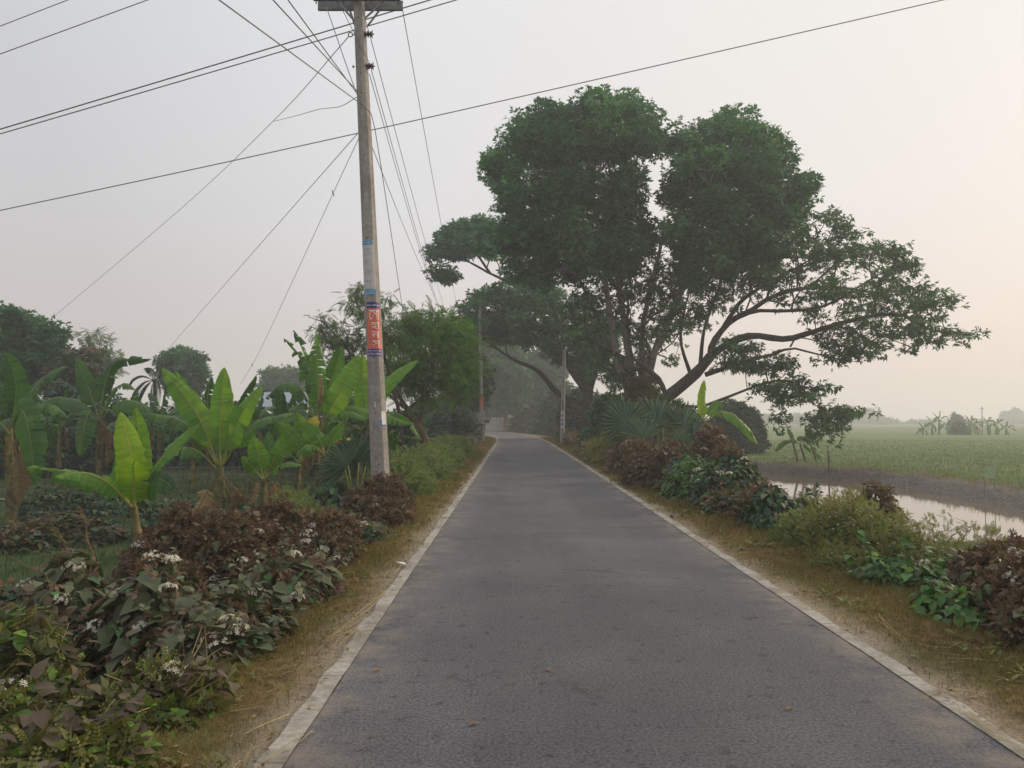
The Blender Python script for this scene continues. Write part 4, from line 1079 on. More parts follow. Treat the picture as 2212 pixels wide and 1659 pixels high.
# darker plants on the far left
Y8 = 27
banana('dark banana plant with one leaf arching high against the sky', stem([(212, 1062), (214, 980), (214, 895)], Y8), .12, [
    lf([(216,900),(228,825),(255,780),(328,775)], Y8, 36, (0,.1,.2,.2), tear=.3, tone=.22, face=A(.6,-.8,.5), fold=-.2, pet=.1),
    lf([(212,900),(196,850),(180,810),(165,772)], Y8, 42, (0,.1,.1,.2), tear=.15, tone=.28, pet=.2),
    lf([(218,905),(255,870),(290,868),(330,890)], Y8, 44, (-.1,-.2,-.3,-.4), tear=.25, tone=.36, face=UP, sag=.35, pet=.2),
    lf([(211,905),(175,870),(120,860),(60,885)], Y8, 48, (-.1,-.2,-.3,-.3), tear=.3, tone=.25, face=UP, sag=.4, pet=.15),
    lf([(212,908),(195,890),(182,920),(172,985)], Y8, 44, (-.3,-.6,-.8,-.9), tear=.25, tone=.3, face=CAMV, pet=.2),
    lf([(217,900),(240,850),(265,830),(292,842)], Y8, 34, (.2,.4,.5,.5), tear=.2, tone=.4, face=UP, pet=.15),
    lf([(214,905),(228,930),(232,960),(232,1010)], Y8, 30, (-.2,-.3,-.3,-.3), kind='d', tear=.6, tone=.4, pet=.2)], 8, 2)
Y9 = 19
banana('dark drooping banana plant at the very edge of the picture', stem([(25, 1110), (22, 1020), (20, 920)], Y9), .13, [
    lf([(22,930),(35,850),(28,800),(10,760)], Y9, 60, (0,.1,.1,.1), tear=.15, tone=.2, pet=.15),
    lf([(20,925),(45,885),(62,930),(78,1045)], Y9, 66, (-.2,-.5,-.7,-.8), tear=.3, tone=.32, pet=.12),
    lf([(24,920),(60,880),(110,875),(150,905)], Y9, 52, (.1,.2,.2,.2), tear=.3, tone=.28, face=UP, sag=.3, pet=.2),
    lf([(16,925),(-30,880),(-80,890),(-120,960)], Y9, 60, (0,0,0,0), tear=.3, tone=.2, face=UP, pet=.15),
    lf([(24,915),(70,840),(120,800),(150,790)], Y9, 46, (.4,.6,.8,.8), tear=.2, tone=.18, face=UP, pet=.2),
    lf([(22,940),(-5,900),(-30,820),(-50,780)], Y9, 50, (-.2,-.2,-.2,-.2), tear=.2, tone=.25, pet=.2),
    lf([(28,960),(40,1000),(42,1040),(40,1090)], Y9, 44, (-.3,-.4,-.4,-.4), kind='d', tear=.5, tone=.5, pet=.2)], 9, 3)
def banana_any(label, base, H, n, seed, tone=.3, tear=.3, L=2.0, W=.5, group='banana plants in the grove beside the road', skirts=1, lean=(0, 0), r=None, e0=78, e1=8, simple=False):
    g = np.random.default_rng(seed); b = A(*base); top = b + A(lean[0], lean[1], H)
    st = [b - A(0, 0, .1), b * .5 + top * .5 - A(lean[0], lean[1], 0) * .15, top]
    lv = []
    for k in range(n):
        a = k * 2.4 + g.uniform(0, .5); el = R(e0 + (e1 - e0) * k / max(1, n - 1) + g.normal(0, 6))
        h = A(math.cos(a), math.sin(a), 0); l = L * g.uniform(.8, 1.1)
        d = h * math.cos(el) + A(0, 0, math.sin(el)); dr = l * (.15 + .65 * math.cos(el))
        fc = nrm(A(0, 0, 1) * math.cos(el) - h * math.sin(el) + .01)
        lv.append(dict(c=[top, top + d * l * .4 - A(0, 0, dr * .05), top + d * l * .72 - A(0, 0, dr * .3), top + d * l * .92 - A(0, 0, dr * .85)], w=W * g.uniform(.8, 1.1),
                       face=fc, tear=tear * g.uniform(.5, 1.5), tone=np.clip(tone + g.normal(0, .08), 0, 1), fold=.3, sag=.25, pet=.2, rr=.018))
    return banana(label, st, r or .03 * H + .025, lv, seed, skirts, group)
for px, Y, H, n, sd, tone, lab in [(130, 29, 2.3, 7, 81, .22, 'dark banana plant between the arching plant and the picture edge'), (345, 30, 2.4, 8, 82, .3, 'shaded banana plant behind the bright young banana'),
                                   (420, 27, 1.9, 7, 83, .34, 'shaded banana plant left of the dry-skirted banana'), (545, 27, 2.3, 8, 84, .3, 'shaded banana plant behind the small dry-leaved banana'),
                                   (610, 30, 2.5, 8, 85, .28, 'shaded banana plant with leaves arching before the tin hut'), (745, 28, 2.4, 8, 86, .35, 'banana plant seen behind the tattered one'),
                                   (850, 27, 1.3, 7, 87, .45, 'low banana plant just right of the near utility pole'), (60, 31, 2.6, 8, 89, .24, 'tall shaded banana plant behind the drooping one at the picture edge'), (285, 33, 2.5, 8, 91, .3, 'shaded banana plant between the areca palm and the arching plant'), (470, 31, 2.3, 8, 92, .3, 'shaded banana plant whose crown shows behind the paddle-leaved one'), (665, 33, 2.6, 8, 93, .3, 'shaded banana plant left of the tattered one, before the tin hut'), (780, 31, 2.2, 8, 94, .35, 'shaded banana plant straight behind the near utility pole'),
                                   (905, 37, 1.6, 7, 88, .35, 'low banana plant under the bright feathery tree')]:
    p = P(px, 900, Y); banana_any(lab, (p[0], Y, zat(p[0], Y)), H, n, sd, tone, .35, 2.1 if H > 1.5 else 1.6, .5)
# the young plant by the big fan palm, right of the road
Y10 = 27
banana('young banana plant with one glowing upright leaf beside the big fan palm', stem([(1538, 985), (1532, 945), (1522, 908)], Y10), .09, [
    lf([(1520,910),(1518,880),(1517,855),(1521,820)], Y10, 22, (0,0,0,0), tear=.02, tone=1.0, fold=.1, pet=.1),
    lf([(1524,905),(1540,885),(1550,872),(1565,880)], Y10, 26, (0,.1,.1,.1), tear=.1, tone=.5, face=A(-.4,-1,.3), pet=.15),
    lf([(1526,908),(1560,890),(1600,915),(1638,962)], Y10, 26, (0,0,-.1,-.1), tear=.2, tone=.6, face=A(-.2,-1,.8), pet=.12),
    lf([(1524,910),(1500,895),(1480,900),(1462,918)], Y10, 24, (.1,.1,.1,.1), tear=.2, tone=.35, face=UP, pet=.2),
    lf([(1528,915),(1545,935),(1552,950),(1560,972)], Y10, 14, (-.2,-.2,-.2,-.2), kind='y', tear=.1, tone=.3, pet=.5)], 10, 0, 'banana plants near the pond')
# three lanky plants on the pond bank
for i, (px, pyb, pyt, lean, n, lab) in enumerate([(1712, 1008, 955, -.42, 4, 'lanky leaning banana plant on the mud bank, leftmost of the three'), (1728, 1007, 957, .2, 4, 'lanky middle banana plant on the mud bank'), (1752, 1006, 962, .04, 4, 'lanky banana plant on the mud bank nearest the wooden stake')]):
    Yb = 46; b = P(px + 12, pyb, Yb); top = P(px, pyt, Yb); z = zat(b[0], Yb)
    g = np.random.default_rng(90 + i); lv = []
    specs = [[(1716,950),(1708,935),(1700,922)],[(1712,952),(1695,955),(1674,975)],[(1718,952),(1735,945),(1752,952)]] if i == 0 else \
            [[(1728,955),(1745,945),(1742,925),(1752,918)],[(1725,957),(1712,950),(1700,955)],[(1732,957),(1745,965),(1752,978)]] if i == 1 else \
            [[(1752,962),(1745,950),(1738,945)],[(1753,962),(1765,955),(1770,968)],[(1753,962),(1762,975),(1776,998)],[(1752,960),(1755,948),(1765,945)]]
    for s in specs: lv.append(lf(s, Yb, 13, (0,) * len(s), tear=.3, tone=.3, face=A(.2,-1,.5), pet=.1, rr=.02))
    banana(lab, [A(b[0], Yb, z - .1), A(*(b * .5 + top * .5 + A(.05, 0, 0))), top], .085, lv, 90 + i, 0, 'lanky banana plants on the pond bank')
# the far clump in the rice field
YF_ = 126
protos = {}
for i, (px, pyt, w, lab) in enumerate([(1992, 922, 1.0, 'hazy banana plant at the field clump end nearest the pond'), (2012, 912, 1.1, 'tall hazy banana plant next to the flat-topped stump of the field clump'), (2028, 905, 1.15, 'tallest hazy banana plant of the field clump'), (2046, 915, 1.0, 'hazy banana plant left against the round tree of the field clump'),
        (2078, 918, .95, 'hazy banana plant in front of the round tree of the field clump'), (2096, 908, 1.05, 'hazy banana plant right against the round tree of the field clump'), (2112, 914, 1.0, 'hazy banana plant beside the thin pole of the field clump'), (2134, 910, 1.1, 'hazy banana plant with a high leaf in the field clump'),
        (2150, 914, 1.05, 'hazy banana plant second from the open end of the field clump'), (2172, 922, .95, 'hazy banana plant at the open end of the field clump')]):
    p = P(px, 900, YF_ + (i % 3) * 2); z = zat(p[0], p[1]); top = P(px, pyt, p[1])[2]
    banana_any(lab, (p[0], p[1], z), max(1.0, top - z - .3), 8, 100 + i, .3, .3, 2.1 * w, .5, 'hazy banana clump far out in the rice field', 0, (rng.normal(0, .2), 0), .16, 70, -15)

# ------------------------------------------------------------------ palms
def fan_palm(label, base, leaves, seed, stemh=.5):
    """leaves: (hub point, blade normal, up direction in the blade, radius, spread)"""
    g = np.random.default_rng(seed); root = thing('fan_palm', base, label, 'palm'); b = A(*base)
    sb = MB(); tube(sb, [b - A(0, 0, .15), b + A(0, 0, stemh * .5), b + A(0, 0, stemh)], [.22, .24, .16], 10)
    for k in range(14):
        a = g.uniform(0, 6.28); h = A(math.cos(a), math.sin(a), 0); z = g.uniform(.05, stemh)
        segs(sb, [b + h * .18 + A(0, 0, z)], [b + h * .36 + A(0, 0, z + .2)], .04, .015, 5)
    sb.build('stem', M['bark'], root)
    for hub, nn, upv, rad, spread in leaves:
        mb = MB(); hub = A(*hub); tube(mb, [b + A(0, 0, stemh), b * .4 + hub * .6 + A(0, 0, .12), hub], [.03, .022, .015], 6, 1)
        nn = nrm(nn); u = nrm(np.asarray(upv) - nn * np.dot(upv, nn)); s = np.cross(u, nn); m = 38
        for k in range(m):
            t = (k / (m - 1) - .5) * 2 * spread; dirv = u * math.cos(t) + s * math.sin(t); q = np.cross(nn, dirv)
            L = rad * g.uniform(.82, 1.1) * (1 - .18 * abs(t) / spread); wd_ = rad * .046; dep = nn * rad * .03 * (1 if k % 2 else -1)
            p0 = hub; p1 = hub + dirv * L * .55; p2 = hub + dirv * L * .83 + nn * g.normal(0, .02); p3 = hub + dirv * L - A(0, 0, L * .14 * g.random()) + nn * g.normal(0, .06)
            v = [p0, p1 - q * wd_, p1 + dep, p1 + q * wd_, p2 - q * wd_ * .55, p2 + dep * .5, p2 + q * wd_ * .55, p3]
            mb.add(v, [I([1, 2, 5, 4], [2, 3, 6, 5]), I([0, 2, 1], [0, 3, 2], [4, 5, 7], [5, 6, 7])], 0, np.clip(g.normal(.45, .18), 0, 1), False)
        mb.build('frond', [M['fan'], M['rib']], root)
    return root
YP = 27
pb = P(1425, 975, YP); pb[2] = zat(pb[0], YP)
def H_(px, py, dz): return P(px, py, YP + dz)
fan_palm('big fan palm with broad pleated fronds in front of the tallest tree', pb, [
    (H_(1352, 915, -.6), (-.25, -1, .35), (-.35, 0, .9), 1.20, 2.0), (H_(1420, 918, -.3), (.1, -1, .35), (0, 0, 1), 1.25, 1.7), (H_(1390, 945, -1.0), (0, -1, .5), (-.2, 0, .6), 1.05, 1.6),
    (H_(1475, 925, -.2), (.3, -1, .3), (.7, 0, .8), 1.15, 1.6), (H_(1500, 950, -.4), (.2, -1, .5), (1, 0, .1), 1.15, 1.4), (H_(1450, 955, -.9), (.1, -1, .6), (.8, 0, -.3), 1.0, 1.4),
    (H_(1435, 905, .6), (0, -1, -.2), (.2, 0, 1), 1.1, 1.6), (H_(1370, 930, .3), (-.3, -1, .1), (-1, 0, .3), 1.1, 1.5), (H_(1480, 935, .7), (.2, -1, .1), (1, 0, .6), 1.15, 1.4)], 51, .6)
YQ = 16.5
qb = P(768, 1045, YQ); qb[2] = zat(qb[0], YQ)
def Q_(px, py, dz): return P(px, py, YQ + dz)
fan_palm('small fan palm with narrow fronds at the foot of the near utility pole', qb, [
    (Q_(752, 1005, -.2), (-.2, -1, .3), (-.6, 0, .7), .72, 1.3), (Q_(775, 1000, -.1), (.1, -1, .2), (.2, 0, 1), .75, 1.0), (Q_(745, 1015, 0), (0, -1, .6), (-1, 0, .2), .7, 1.1), (Q_(790, 1008, -.1), (.2, -1, .3), (.8, 0, .7), .6, 1.0)], 52, .3)
# areca palm and a small date palm
def feather_palm(name, label, base, H, r, n, L, seed, leaf='darkleaf', lean=0, droop=.9, e0=75, e1=-10):
    g = np.random.default_rng(seed); root = thing(name, base, label, 'palm'); b = A(*base); top = b + A(lean, 0, H)
    sb = MB(); tube(sb, spline([b - A(0, 0, .1), b * .5 + top * .5 + A(.04 * H, 0, 0), top], 14), np.linspace(r, r * .7, 14), 8); sb.build('trunk', M['bark'], root)
    fb = MB()
    for k in range(n):
        a = k * 2.4; el = R(e0 + (e1 - e0) * k / (n - 1) + g.normal(0, 5)); h = A(math.cos(a), math.sin(a), 0); d = h * math.cos(el) + A(0, 0, math.sin(el)); l = L * g.uniform(.85, 1.1)
        c = spline([top, top + d * l * .4, top + d * l * .75 - A(0, 0, droop * .22 * l * math.cos(el)), top + d * l * .95 - A(0, 0, droop * .6 * l * math.cos(el))], 24)
        tube(fb, c, np.linspace(.025, .006, 24), 4)
        t = nrm(np.gradient(c, axis=0)); s = nrm(np.cross(t, A(0, 0, 1) + h * .01))
        for sg in (-1, 1):
            for rep in range(2):
                cc = c[3:] + t[3:] * rep * .5 * l / 24
                scatter(fb, T_LONG, cc, s[3:] * sg + t[3:] * .7 - A(0, 0, .45), np.tile(A(0, 0, 1), (21, 1)) + t[3:] * .1, l * .19 * np.sin(np.linspace(.5, 2.8, 21)), 0, np.clip(g.normal(.4, .2, 21), 0, 1))
    fb.build('crown', M[leaf], root); return root
p = P(328, 985, 46); feather_palm('areca_palm', 'slender areca palm with ragged dark fronds under the slanting wire', (p[0], 46, zat(p[0], 46)), P(328, 822, 46)[2] - zat(p[0], 46), .09, 11, 1.7, 53, droop=1.3, e0=70, e1=-40)
p = P(1010, 945, 55); feather_palm('date_palm', 'low date palm with stiff fronds at the base of the far pole', (p[0] - .5, 55, zat(p[0] - .5, 55)), 1.4, .2, 18, 2.1, 54, droop=.5, e0=70, e1=5)

# ------------------------------------------------------------------ bushes and weeds
def bush(name, label, x, y, rx, ry, topz, kind, seed, flowers=0, dens=1.0, cat='bush', group=None, heads=1.0, leafk=1.0):
    x -= (x < 0) * ((.0 + .02 * (y < 4.3)) if y < 60 else 0); topz += .05 * (x < 0) * (y < 11.5); x -= .22 * (x > 0) * (8 < y < 20)
    if x < 0: rx *= .80; ry *= .9
    else: topz += .07 * (y < 30); rx *= .95
    g = np.random.default_rng(seed); z = zat(x, y); h = max(.25, topz - z); foot = A(x, y, z)
    root = thing(name, foot, label, cat, group)
    ell = A(rx, ry, h)
    nl = 16                                   # lumps that break the outline
    lc = nrm(g.normal(size=(nl, 3))); lc[:, 2] = np.abs(lc[:, 2]); la = g.uniform(-.34, .30, nl)
    def shell(n, lo=.7, hi=1.02, minz=-.05):
        u = nrm(g.normal(size=(int(n), 3))); u[:, 2] = np.abs(u[:, 2]) * 1.0 + minz
        k = 1 + (np.exp(-((u[:, None] - lc[None]) ** 2)  .sum(-1) / .13) * la).sum(1)
        r = g.uniform(lo, hi, int(n)) * np.clip(k, .68, 1.16)
        p = foot + u * ell * r[:, None]
        gz = terrain(p[:, 0], p[:, 1]) + .02
        p[:, 2] = np.maximum(p[:, 2], gz)
        return p, nrm(u / ell)
    area = (rx + ry) * .5 * h * 3 + rx * ry * 3
    st = MB(); m = int(18 + 10 * area)
    e, _ = shell(m, .6, .95)
    b0 = foot + np.column_stack([g.normal(0, rx * .3, m), g.normal(0, ry * .3, m), np.full(m, 0.0)])
    b0[:, 2] = terrain(b0[:, 0], b0[:, 1]) - .03
    mid = b0 * .5 + e * .5 + A(0, 0, .06); segs(st, b0, mid, .007, .006, 4); segs(st, mid, e, .006, .003, 4)
    fb = MB()
    def put(T, n, size, mi, lo, hi, out=.55, down=.6, rnd=.35, tint=None):
        p, nn = shell(n, lo, hi)
        d = nn * A(out, out, out * .3) + g.normal(0, rnd, (len(p), 3)) - A(0, 0, down)
        up = nn * .7 + A(0, 0, .7) + g.normal(0, .3, (len(p), 3))
        scatter(fb, T, p, d, up, size * g.uniform(.55, 1.2, len(p)), mi, np.clip(g.normal(.45, .25, len(p)), 0, 1) if tint is None else tint)
    D = dens * area
    hd = None
    if kind == 'big':
        mats = [M['dusty'], M['dustbrown'], M['green'], M['calyx']]
        put(T_HEART, 230 * D, .20 * leafk, 0, .75, 1.04); put(T_HEART, 110 * D, .15 * leafk, 1, .4, 1.0); put(T_HEART, 40 * D, .12 * leafk, 2, .85, 1.05); put(T_SPRAY, 110 * D, .08, 3, .9, 1.1, .5, -.5, .6)
    elif kind == 'red':
        mats = [M['dustbrown'], M['dusty'], M['darkleaf'], M['brownleaf']]
        put(T_HEART, 260 * D, .11 * leafk, 0, .55, .99); put(T_HEART, 200 * D, .12 * leafk, 1, .75, 1.02); put(T_HEART, 120 * D, .1 * leafk, 2, .3, .8); put(T_SPRAY, 240 * D, .09 * leafk, 3, .85, 1.1, .5, -.5, .6)
        hd = 1
    elif kind == 'weed' or kind == 'yweed':
        mats = [M['weed'] if kind == 'weed' else M['weedy'], M['green'], M['white']]
        put(T_FERN, 1150 * D, .085 * leafk, 0, .4, 1.18, .4, -.3, .5); put(T_FERN, 420 * D, .10 * leafk, 1, .3, .9, .5, .1, .4)
        put(T_STAR, 110 * D, .016 * leafk, 2, .95, 1.1, .3, -.6, .3)
        k = int(95 * D); p, nn = shell(k, .95, 1.3); segs(st, p - A(0, 0, .22) - nn * .05, p, .0025 * leafk, .0015 * leafk, 3)
        e2 = p + nn * .03 + A(0, 0, .03)
        scatter(fb, T_FERN, np.repeat(p, 4, 0) + g.normal(0, .03, (4 * k, 3)), np.repeat(nn, 4, 0) * .4 + A(0, 0, .6) + g.normal(0, .5, (4 * k, 3)), np.tile(A(0, -.5, .6), (4 * k, 1)), .06 * leafk, 0, .7)
    elif kind == 'vine':
        mats = [M['vine'], M['dustbrown'], M['green'], M['straw'], M['olive'], M['dusty'], M['weedy']]
        put(T_HEART, 150 * D, .075 * leafk, 0, .94, 1.12, .6, .2); put(T_LONG, 330 * D, .15 * leafk, 1, .5, 1.0); put(T_HEART, 60 * D, .10 * leafk, 2, .5, .95); put(T_HEART, 120 * D, .13 * leafk, 5, .6, 1.0); put(T_SPRAY, 240 * D, .10, 4, .8, 1.08, .6, -.4, .6); put(T_FERN, 300 * D, .09, 6, .8, 1.1, .5, -.4, .6)
        p, nn = shell(17 * D, .85, 1.05); d = nrm(nn * .4 + g.normal(0, .7, p.shape)); q = p + d * g.uniform(.15, .4, (len(p), 1)); segs(fb, p, q, .004, .002, 4, 3, np.clip(g.normal(.4, .3, len(p)), 0, 1))
    elif kind == 'green':
        mats = [M['green'], M['dusty'], M['vine']]
        put(T_HEART, 330 * D, .125 * leafk, 0, .7, 1.05); put(T_HEART, 60 * D, .11, 1, .6, 1.0); put(T_HEART, 30 * D, .1, 2, .9, 1.08, .6, .2)
    elif kind == 'dark':
        mats = [M['darkleaf'], M['dusty'], M['green']]
        put(T_HEART, 420 * D, .115 * leafk, 0, .5, 1.03); put(T_HEART, 90 * D, .12 * leafk, 1, .8, 1.03); put(T_HEART, 60 * D, .11 * leafk, 2, .8, 1.04)
    elif kind == 'scrub':
        mats = [M['brownleaf'], M['darkleaf'], M['olive']]
        put(T_SPRAY, 170 * D, .15 * leafk, 0, .5, 1.03); put(T_SPRAY, 170 * D, .15 * leafk, 1, .4, 1.0); put(T_SPRAY, 90 * D, .14 * leafk, 2, .7, 1.05)
    if 'weed' not in kind:                     # loose shoots that stand clear of the mass
        k = int(11 * D) + 4; p, nn = shell(k, .8, .98); d = nrm(nn * .5 + A(0, 0, .75) + g.normal(0, .35, p.shape)); Ls = g.uniform(.12, .34, k) * min(1.6, max(1, leafk)); e2 = p + d * Ls[:, None]
        segs(st, p, e2, .004, .002, 4)
        m5 = 6; f5 = np.tile(np.linspace(.35, 1, m5), k); pp = np.repeat(p, m5, 0) + np.repeat(d * Ls[:, None], m5, 0) * f5[:, None]
        dd = g.normal(0, 1, pp.shape) * A(1, 1, .35) - A(0, 0, .15); scatter(fb, T_HEART if kind != 'scrub' else T_LONG, pp, dd, g.normal(0, .3, pp.shape) + A(0, 0, 1), .085 * leafk * g.uniform(.6, 1.2, len(pp)), 1 if kind == 'vine' else 0, np.clip(g.normal(.55, .25, len(pp)), 0, 1))
    st.build('stem', M['twig'], root)
    fb.build('foliage', mats, root)
    if hd:
        hb_ = MB(); k = int(46 * D * heads); p, nn = shell(k, .96, 1.08); p = p[p[:, 2] > z + .35 * h]; k = len(p)
        if k:
            n1 = 14; c = np.repeat(p, n1, 0); o = g.normal(0, 1, (k * n1, 3)) * A(.045, .045, .05)
            scatter(hb_, T_SPRAY, c + o, o * 8 + A(0, 0, .7) + g.normal(0, .4, o.shape), g.normal(0, 1, o.shape), .055 * leafk * g.uniform(.7, 1.3, len(c)), 0, np.clip(g.normal(.45, .25, len(c)), 0, 1))
            segs(hb_, p - A(0, 0, .15), p, .003, .002, 3, 0, .2)
            hb_.build('seed_heads', M['calyx'], root)
    if flowers:
        p, nn = shell(flowers * 6, 1.0, 1.08); k = np.argsort(-(nn[:, 2] * .7 - nn[:, 1] * .8 + g.normal(0, .3, len(p))))[:flowers]
        for q, nv in zip(p[k], nn[k]):
            wb = MB(); n1 = int(g.integers(26, 44)); R_ = g.uniform(.05, .10)
            o = nrm(g.normal(size=(n1, 3))) * R_ * A(1, 1, .7); o[:, 2] = np.abs(o[:, 2])
            c = q + A(0, 0, .03) + o
            fd = nrm(o + g.normal(0, .02, o.shape)); upv = g.normal(0, 1, o.shape)
            scatter(wb, T_STAR, c, fd, upv, .0175 * g.uniform(.8, 1.2, n1), 0, g.uniform(.3, 1, n1))
            segs(wb, np.repeat(q[None], n1, 0), c, .0015, .0012, 3, 1, .5)
            n2 = 16; o2 = g.normal(0, 1, (n2, 3)) * R_ * .6; scatter(wb, T_QUAD, q + o2, o2 + A(0, 0, .02), g.normal(0, 1, o2.shape), .02, 1, g.uniform(.4, 1, n2))
            wb.build('blossom', [M['white'], M['calyx']], root)
    return root
GL = 'flowering bushes along the verge with the banana grove'
GR = 'bushes along the verge above the pond'
# left verge, from the camera outwards
bush('vine_bush', 'tangle of bright heart-leaved vine and dry stalks closest to the verge corner', -2.0, 3.5, .42, .45, .14, 'vine', 201, 0, 1.2, group=GL)
bush('vine_bush', 'brown leafy tangle with yellow-green vine at the very corner of the picture', -2.65, 3.75, .5, .5, .22, 'vine', 202, 1, 1.1, group=GL)
bush('vine_bush', 'vine-covered bush with straw stalks between the corner tangle and the dusty big-leaved bush', -2.1, 4.5, .5, .5, .16, 'vine', 203, 1, 1.1, group=GL)
bush('vine_bush', 'sprawling bush of brown leaves and lime vine with a big white flower head', -3.0, 4.75, .55, .55, .30, 'vine', 204, 2, 1.0, group=GL)
bush('leafy_bush', 'dusty large-leaved bush leaning over the dry verge grass', -2.15, 5.7, .55, .6, .28, 'big', 205, 3, 1.1, group=GL)
bush('leafy_bush', 'dusty grey-green bush with the largest drooping leaves and white flowers on top', -2.85, 6.35, .7, .65, .42, 'big', 206, 7, 1.1, group=GL)
bush('leafy_bush', 'dusty broad-leaved bush with a cream flower head below the bright young banana', -3.75, 6.5, .65, .65, .36, 'big', 207, 5, .9, group=GL)
bush('vine_bush', 'low weedy tangle with yellow buds by the bent dead stem', -4.3, 5.6, .7, .7, .20, 'vine', 208, 4, .8, group=GL)
bush('leafy_bush', 'brownish bush of overlapping pointed leaves bordering the verge', -2.1, 7.35, .55, .75, .36, 'big', 209, 4, 1.1, group=GL, leafk=.85)
bush('flowering_bush', 'red-brown bush thick with dry calyxes and a few white flowers', -2.95, 8.3, .8, .8, .47, 'red', 210, 8, 1.1, group=GL)
bush('flowering_bush', 'small red-brown bush with the bright white flower bunch at the verge', -2.15, 8.9, .5, .7, .38, 'red', 211, 6, 1.1, group=GL)
bush('flowering_bush', 'red bush topped by many white flowers in front of the dry banana skirt', -4.05, 9.1, .8, .7, .50, 'red', 212, 11, 1.0, group=GL)
bush('flowering_bush', 'reddish bush standing below the hanging dry banana leaves', -3.2, 10.1, .8, .8, .42, 'red', 213, 4, 1.0, group=GL)
bush('low_scrub', 'low brown scrub on the dark slope below the bent dead stem', -5.6, 8.2, .9, .8, -.2, 'scrub', 214, 2, .7, group=GL)
bush('low_scrub', 'low scrub patch beyond the weedy tangle at the picture edge', -5.4, 6.7, .8, .7, -.05, 'scrub', 215, 3, .7, group=GL)
bush('low_scrub', 'brown dry scrub between the red bush and the verge grass', -2.15, 10.8, .5, .9, .16, 'scrub', 216, 2, .9, group=GL)
bush('weed_clump', 'pale green clump of fine weeds at the foot of the tattered banana', -3.75, 13.0, .85, .8, .42, 'weed', 217, 0, 1.0, 'weed', GL)
bush('weed_clump', 'fine weeds between the pale clump and the red bush at the pole', -3.0, 12.2, .6, .6, .2, 'weed', 218, 0, .9, 'weed', GL)
bush('flowering_bush', 'dark red bush wrapped round the foot of the near utility pole', -2.35, 13.5, .72, .8, .66, 'red', 219, 2, 1.1, group=GL)
bush('flowering_bush', 'small brown bush with weeds just in front of the pole bush', -1.95, 12.1, .4, .6, .28, 'red', 220, 1, 1.0, group=GL, heads=1.6)
bush('weed_clump', 'bushy green weeds right behind the near utility pole', -2.45, 17.0, .75, 1.3, .72, 'weed', 221, 0, .7, 'weed', GL, leafk=1.4)
bush('weed_clump', 'light green weeds by the tan forked trunk', -2.35, 21, .7, 1.6, .75, 'weed', 222, 0, .5, 'weed', GL, leafk=1.8)
bush('weed_clump', 'weeds along the verge halfway to the bend', -2.4, 26, .75, 2.2, .72, 'weed', 223, 0, .35, 'weed', GL, leafk=2.3)
bush('weed_clump', 'weeds below the two slim trees', -2.6, 34, .9, 3.5, .75, 'weed', 224, 0, .22, 'weed', GL, leafk=3)
bush('low_scrub', 'brown scrub around the foot of the far pole', -2.9, 50, .9, 6, .8, 'scrub', 225, 0, .12, 'bush', GL, leafk=3)
# right verge
bush('flowering_bush', 'red-brown bush at the picture edge beside the nearest right verge', 4.05, 5.9, .42, .5, .50, 'red', 230, 3, 1.1, group=GR)
bush('leafy_bush', 'low dark green leafy bush beside the red-brown edge bush', 3.88, 6.5, .42, .4, .20, 'green', 231, 1, 1.1, group=GR)
bush('leafy_bush', 'bright green leafy bush jutting out to the dry verge', 4.02, 7.8, .45, .45, .20, 'green', 232, 2, 1.1, group=GR)
bush('flowering_bush', 'rusty bush behind the green leafy pair near the pond corner', 4.65, 7.2, .45, .5, .44, 'red', 233, 3, 1.0, group=GR)
bush('weed_clump', 'big olive clump of feathery weeds overhanging the pond end', 4.45, 9.3, .68, .8, .62, 'yweed', 234, 0, 1.1, 'weed', GR)
bush('weed_clump', 'tall thin weeds silhouetted against the pond water', 5.3, 8.8, .6, .65, .30, 'yweed', 235, 0, .4, 'weed', GR)
bush('weed_clump', 'green weeds at the verge side of the big olive clump', 4.1, 10.0, .36, .6, .34, 'weed', 236, 0, 1.0, 'weed', GR)
bush('weed_clump', 'low dry yellowish weeds bordering the verge before the olive clump', 4.0, 8.7, .35, .5, .12, 'yweed', 237, 0, 1.0, group=GR)
bush('dark_bush', 'near-black leafy bush by the pond opening', 4.15, 11.6, .5, .55, .52, 'dark', 238, 0, 1.1, group=GR)
bush('dark_bush', 'dark sprig bush standing out against the water', 4.75, 11.7, .38, .4, .46, 'dark', 239, 1, 1.0, group=GR)
bush('flowering_bush', 'dark twiggy bush with brown seed heads over the water', 5.5, 11.2, .34, .4, .52, 'red', 240, 0, 1.0, group=GR)
bush('dark_bush', 'dark green bush with white flowers behind the grey rubble lump', 4.35, 14.4, .75, .8, .88, 'dark', 241, 4, 1.0, group=GR)
bush('leafy_bush', 'green bush beside the rubble lump with a white flower bunch', 4.05, 16.0, .7, .9, .82, 'green', 242, 4, .9, group=GR)
bush('flowering_bush', 'brown bush crest against the mud wall', 5.1, 16.6, .7, .8, .90, 'red', 243, 2, .9, group=GR)
bush('flowering_bush', 'large rust-red bush dotted with white below the big fan palm', 4.0, 19.3, .95, 1.6, 1.12, 'red', 244, 9, .7, group=GR, leafk=1.2)
bush('flowering_bush', 'rust-red bush beneath the glowing banana leaf', 5.3, 20.5, .9, 1.3, 1.05, 'red', 245, 3, .6, group=GR, leafk=1.3)
bush('flowering_bush', 'dark red bush hugging the verge before the yellow weeds', 3.75, 23.5, .8, 1.6, .85, 'red', 246, 3, .6, group=GR, leafk=1.4)
bush('weed_clump', 'yellow-green weeds left of the big fan palm', 3.65, 28.5, .75, 1.6, .9, 'yweed', 247, 0, .45, 'weed', GR, leafk=2.2)
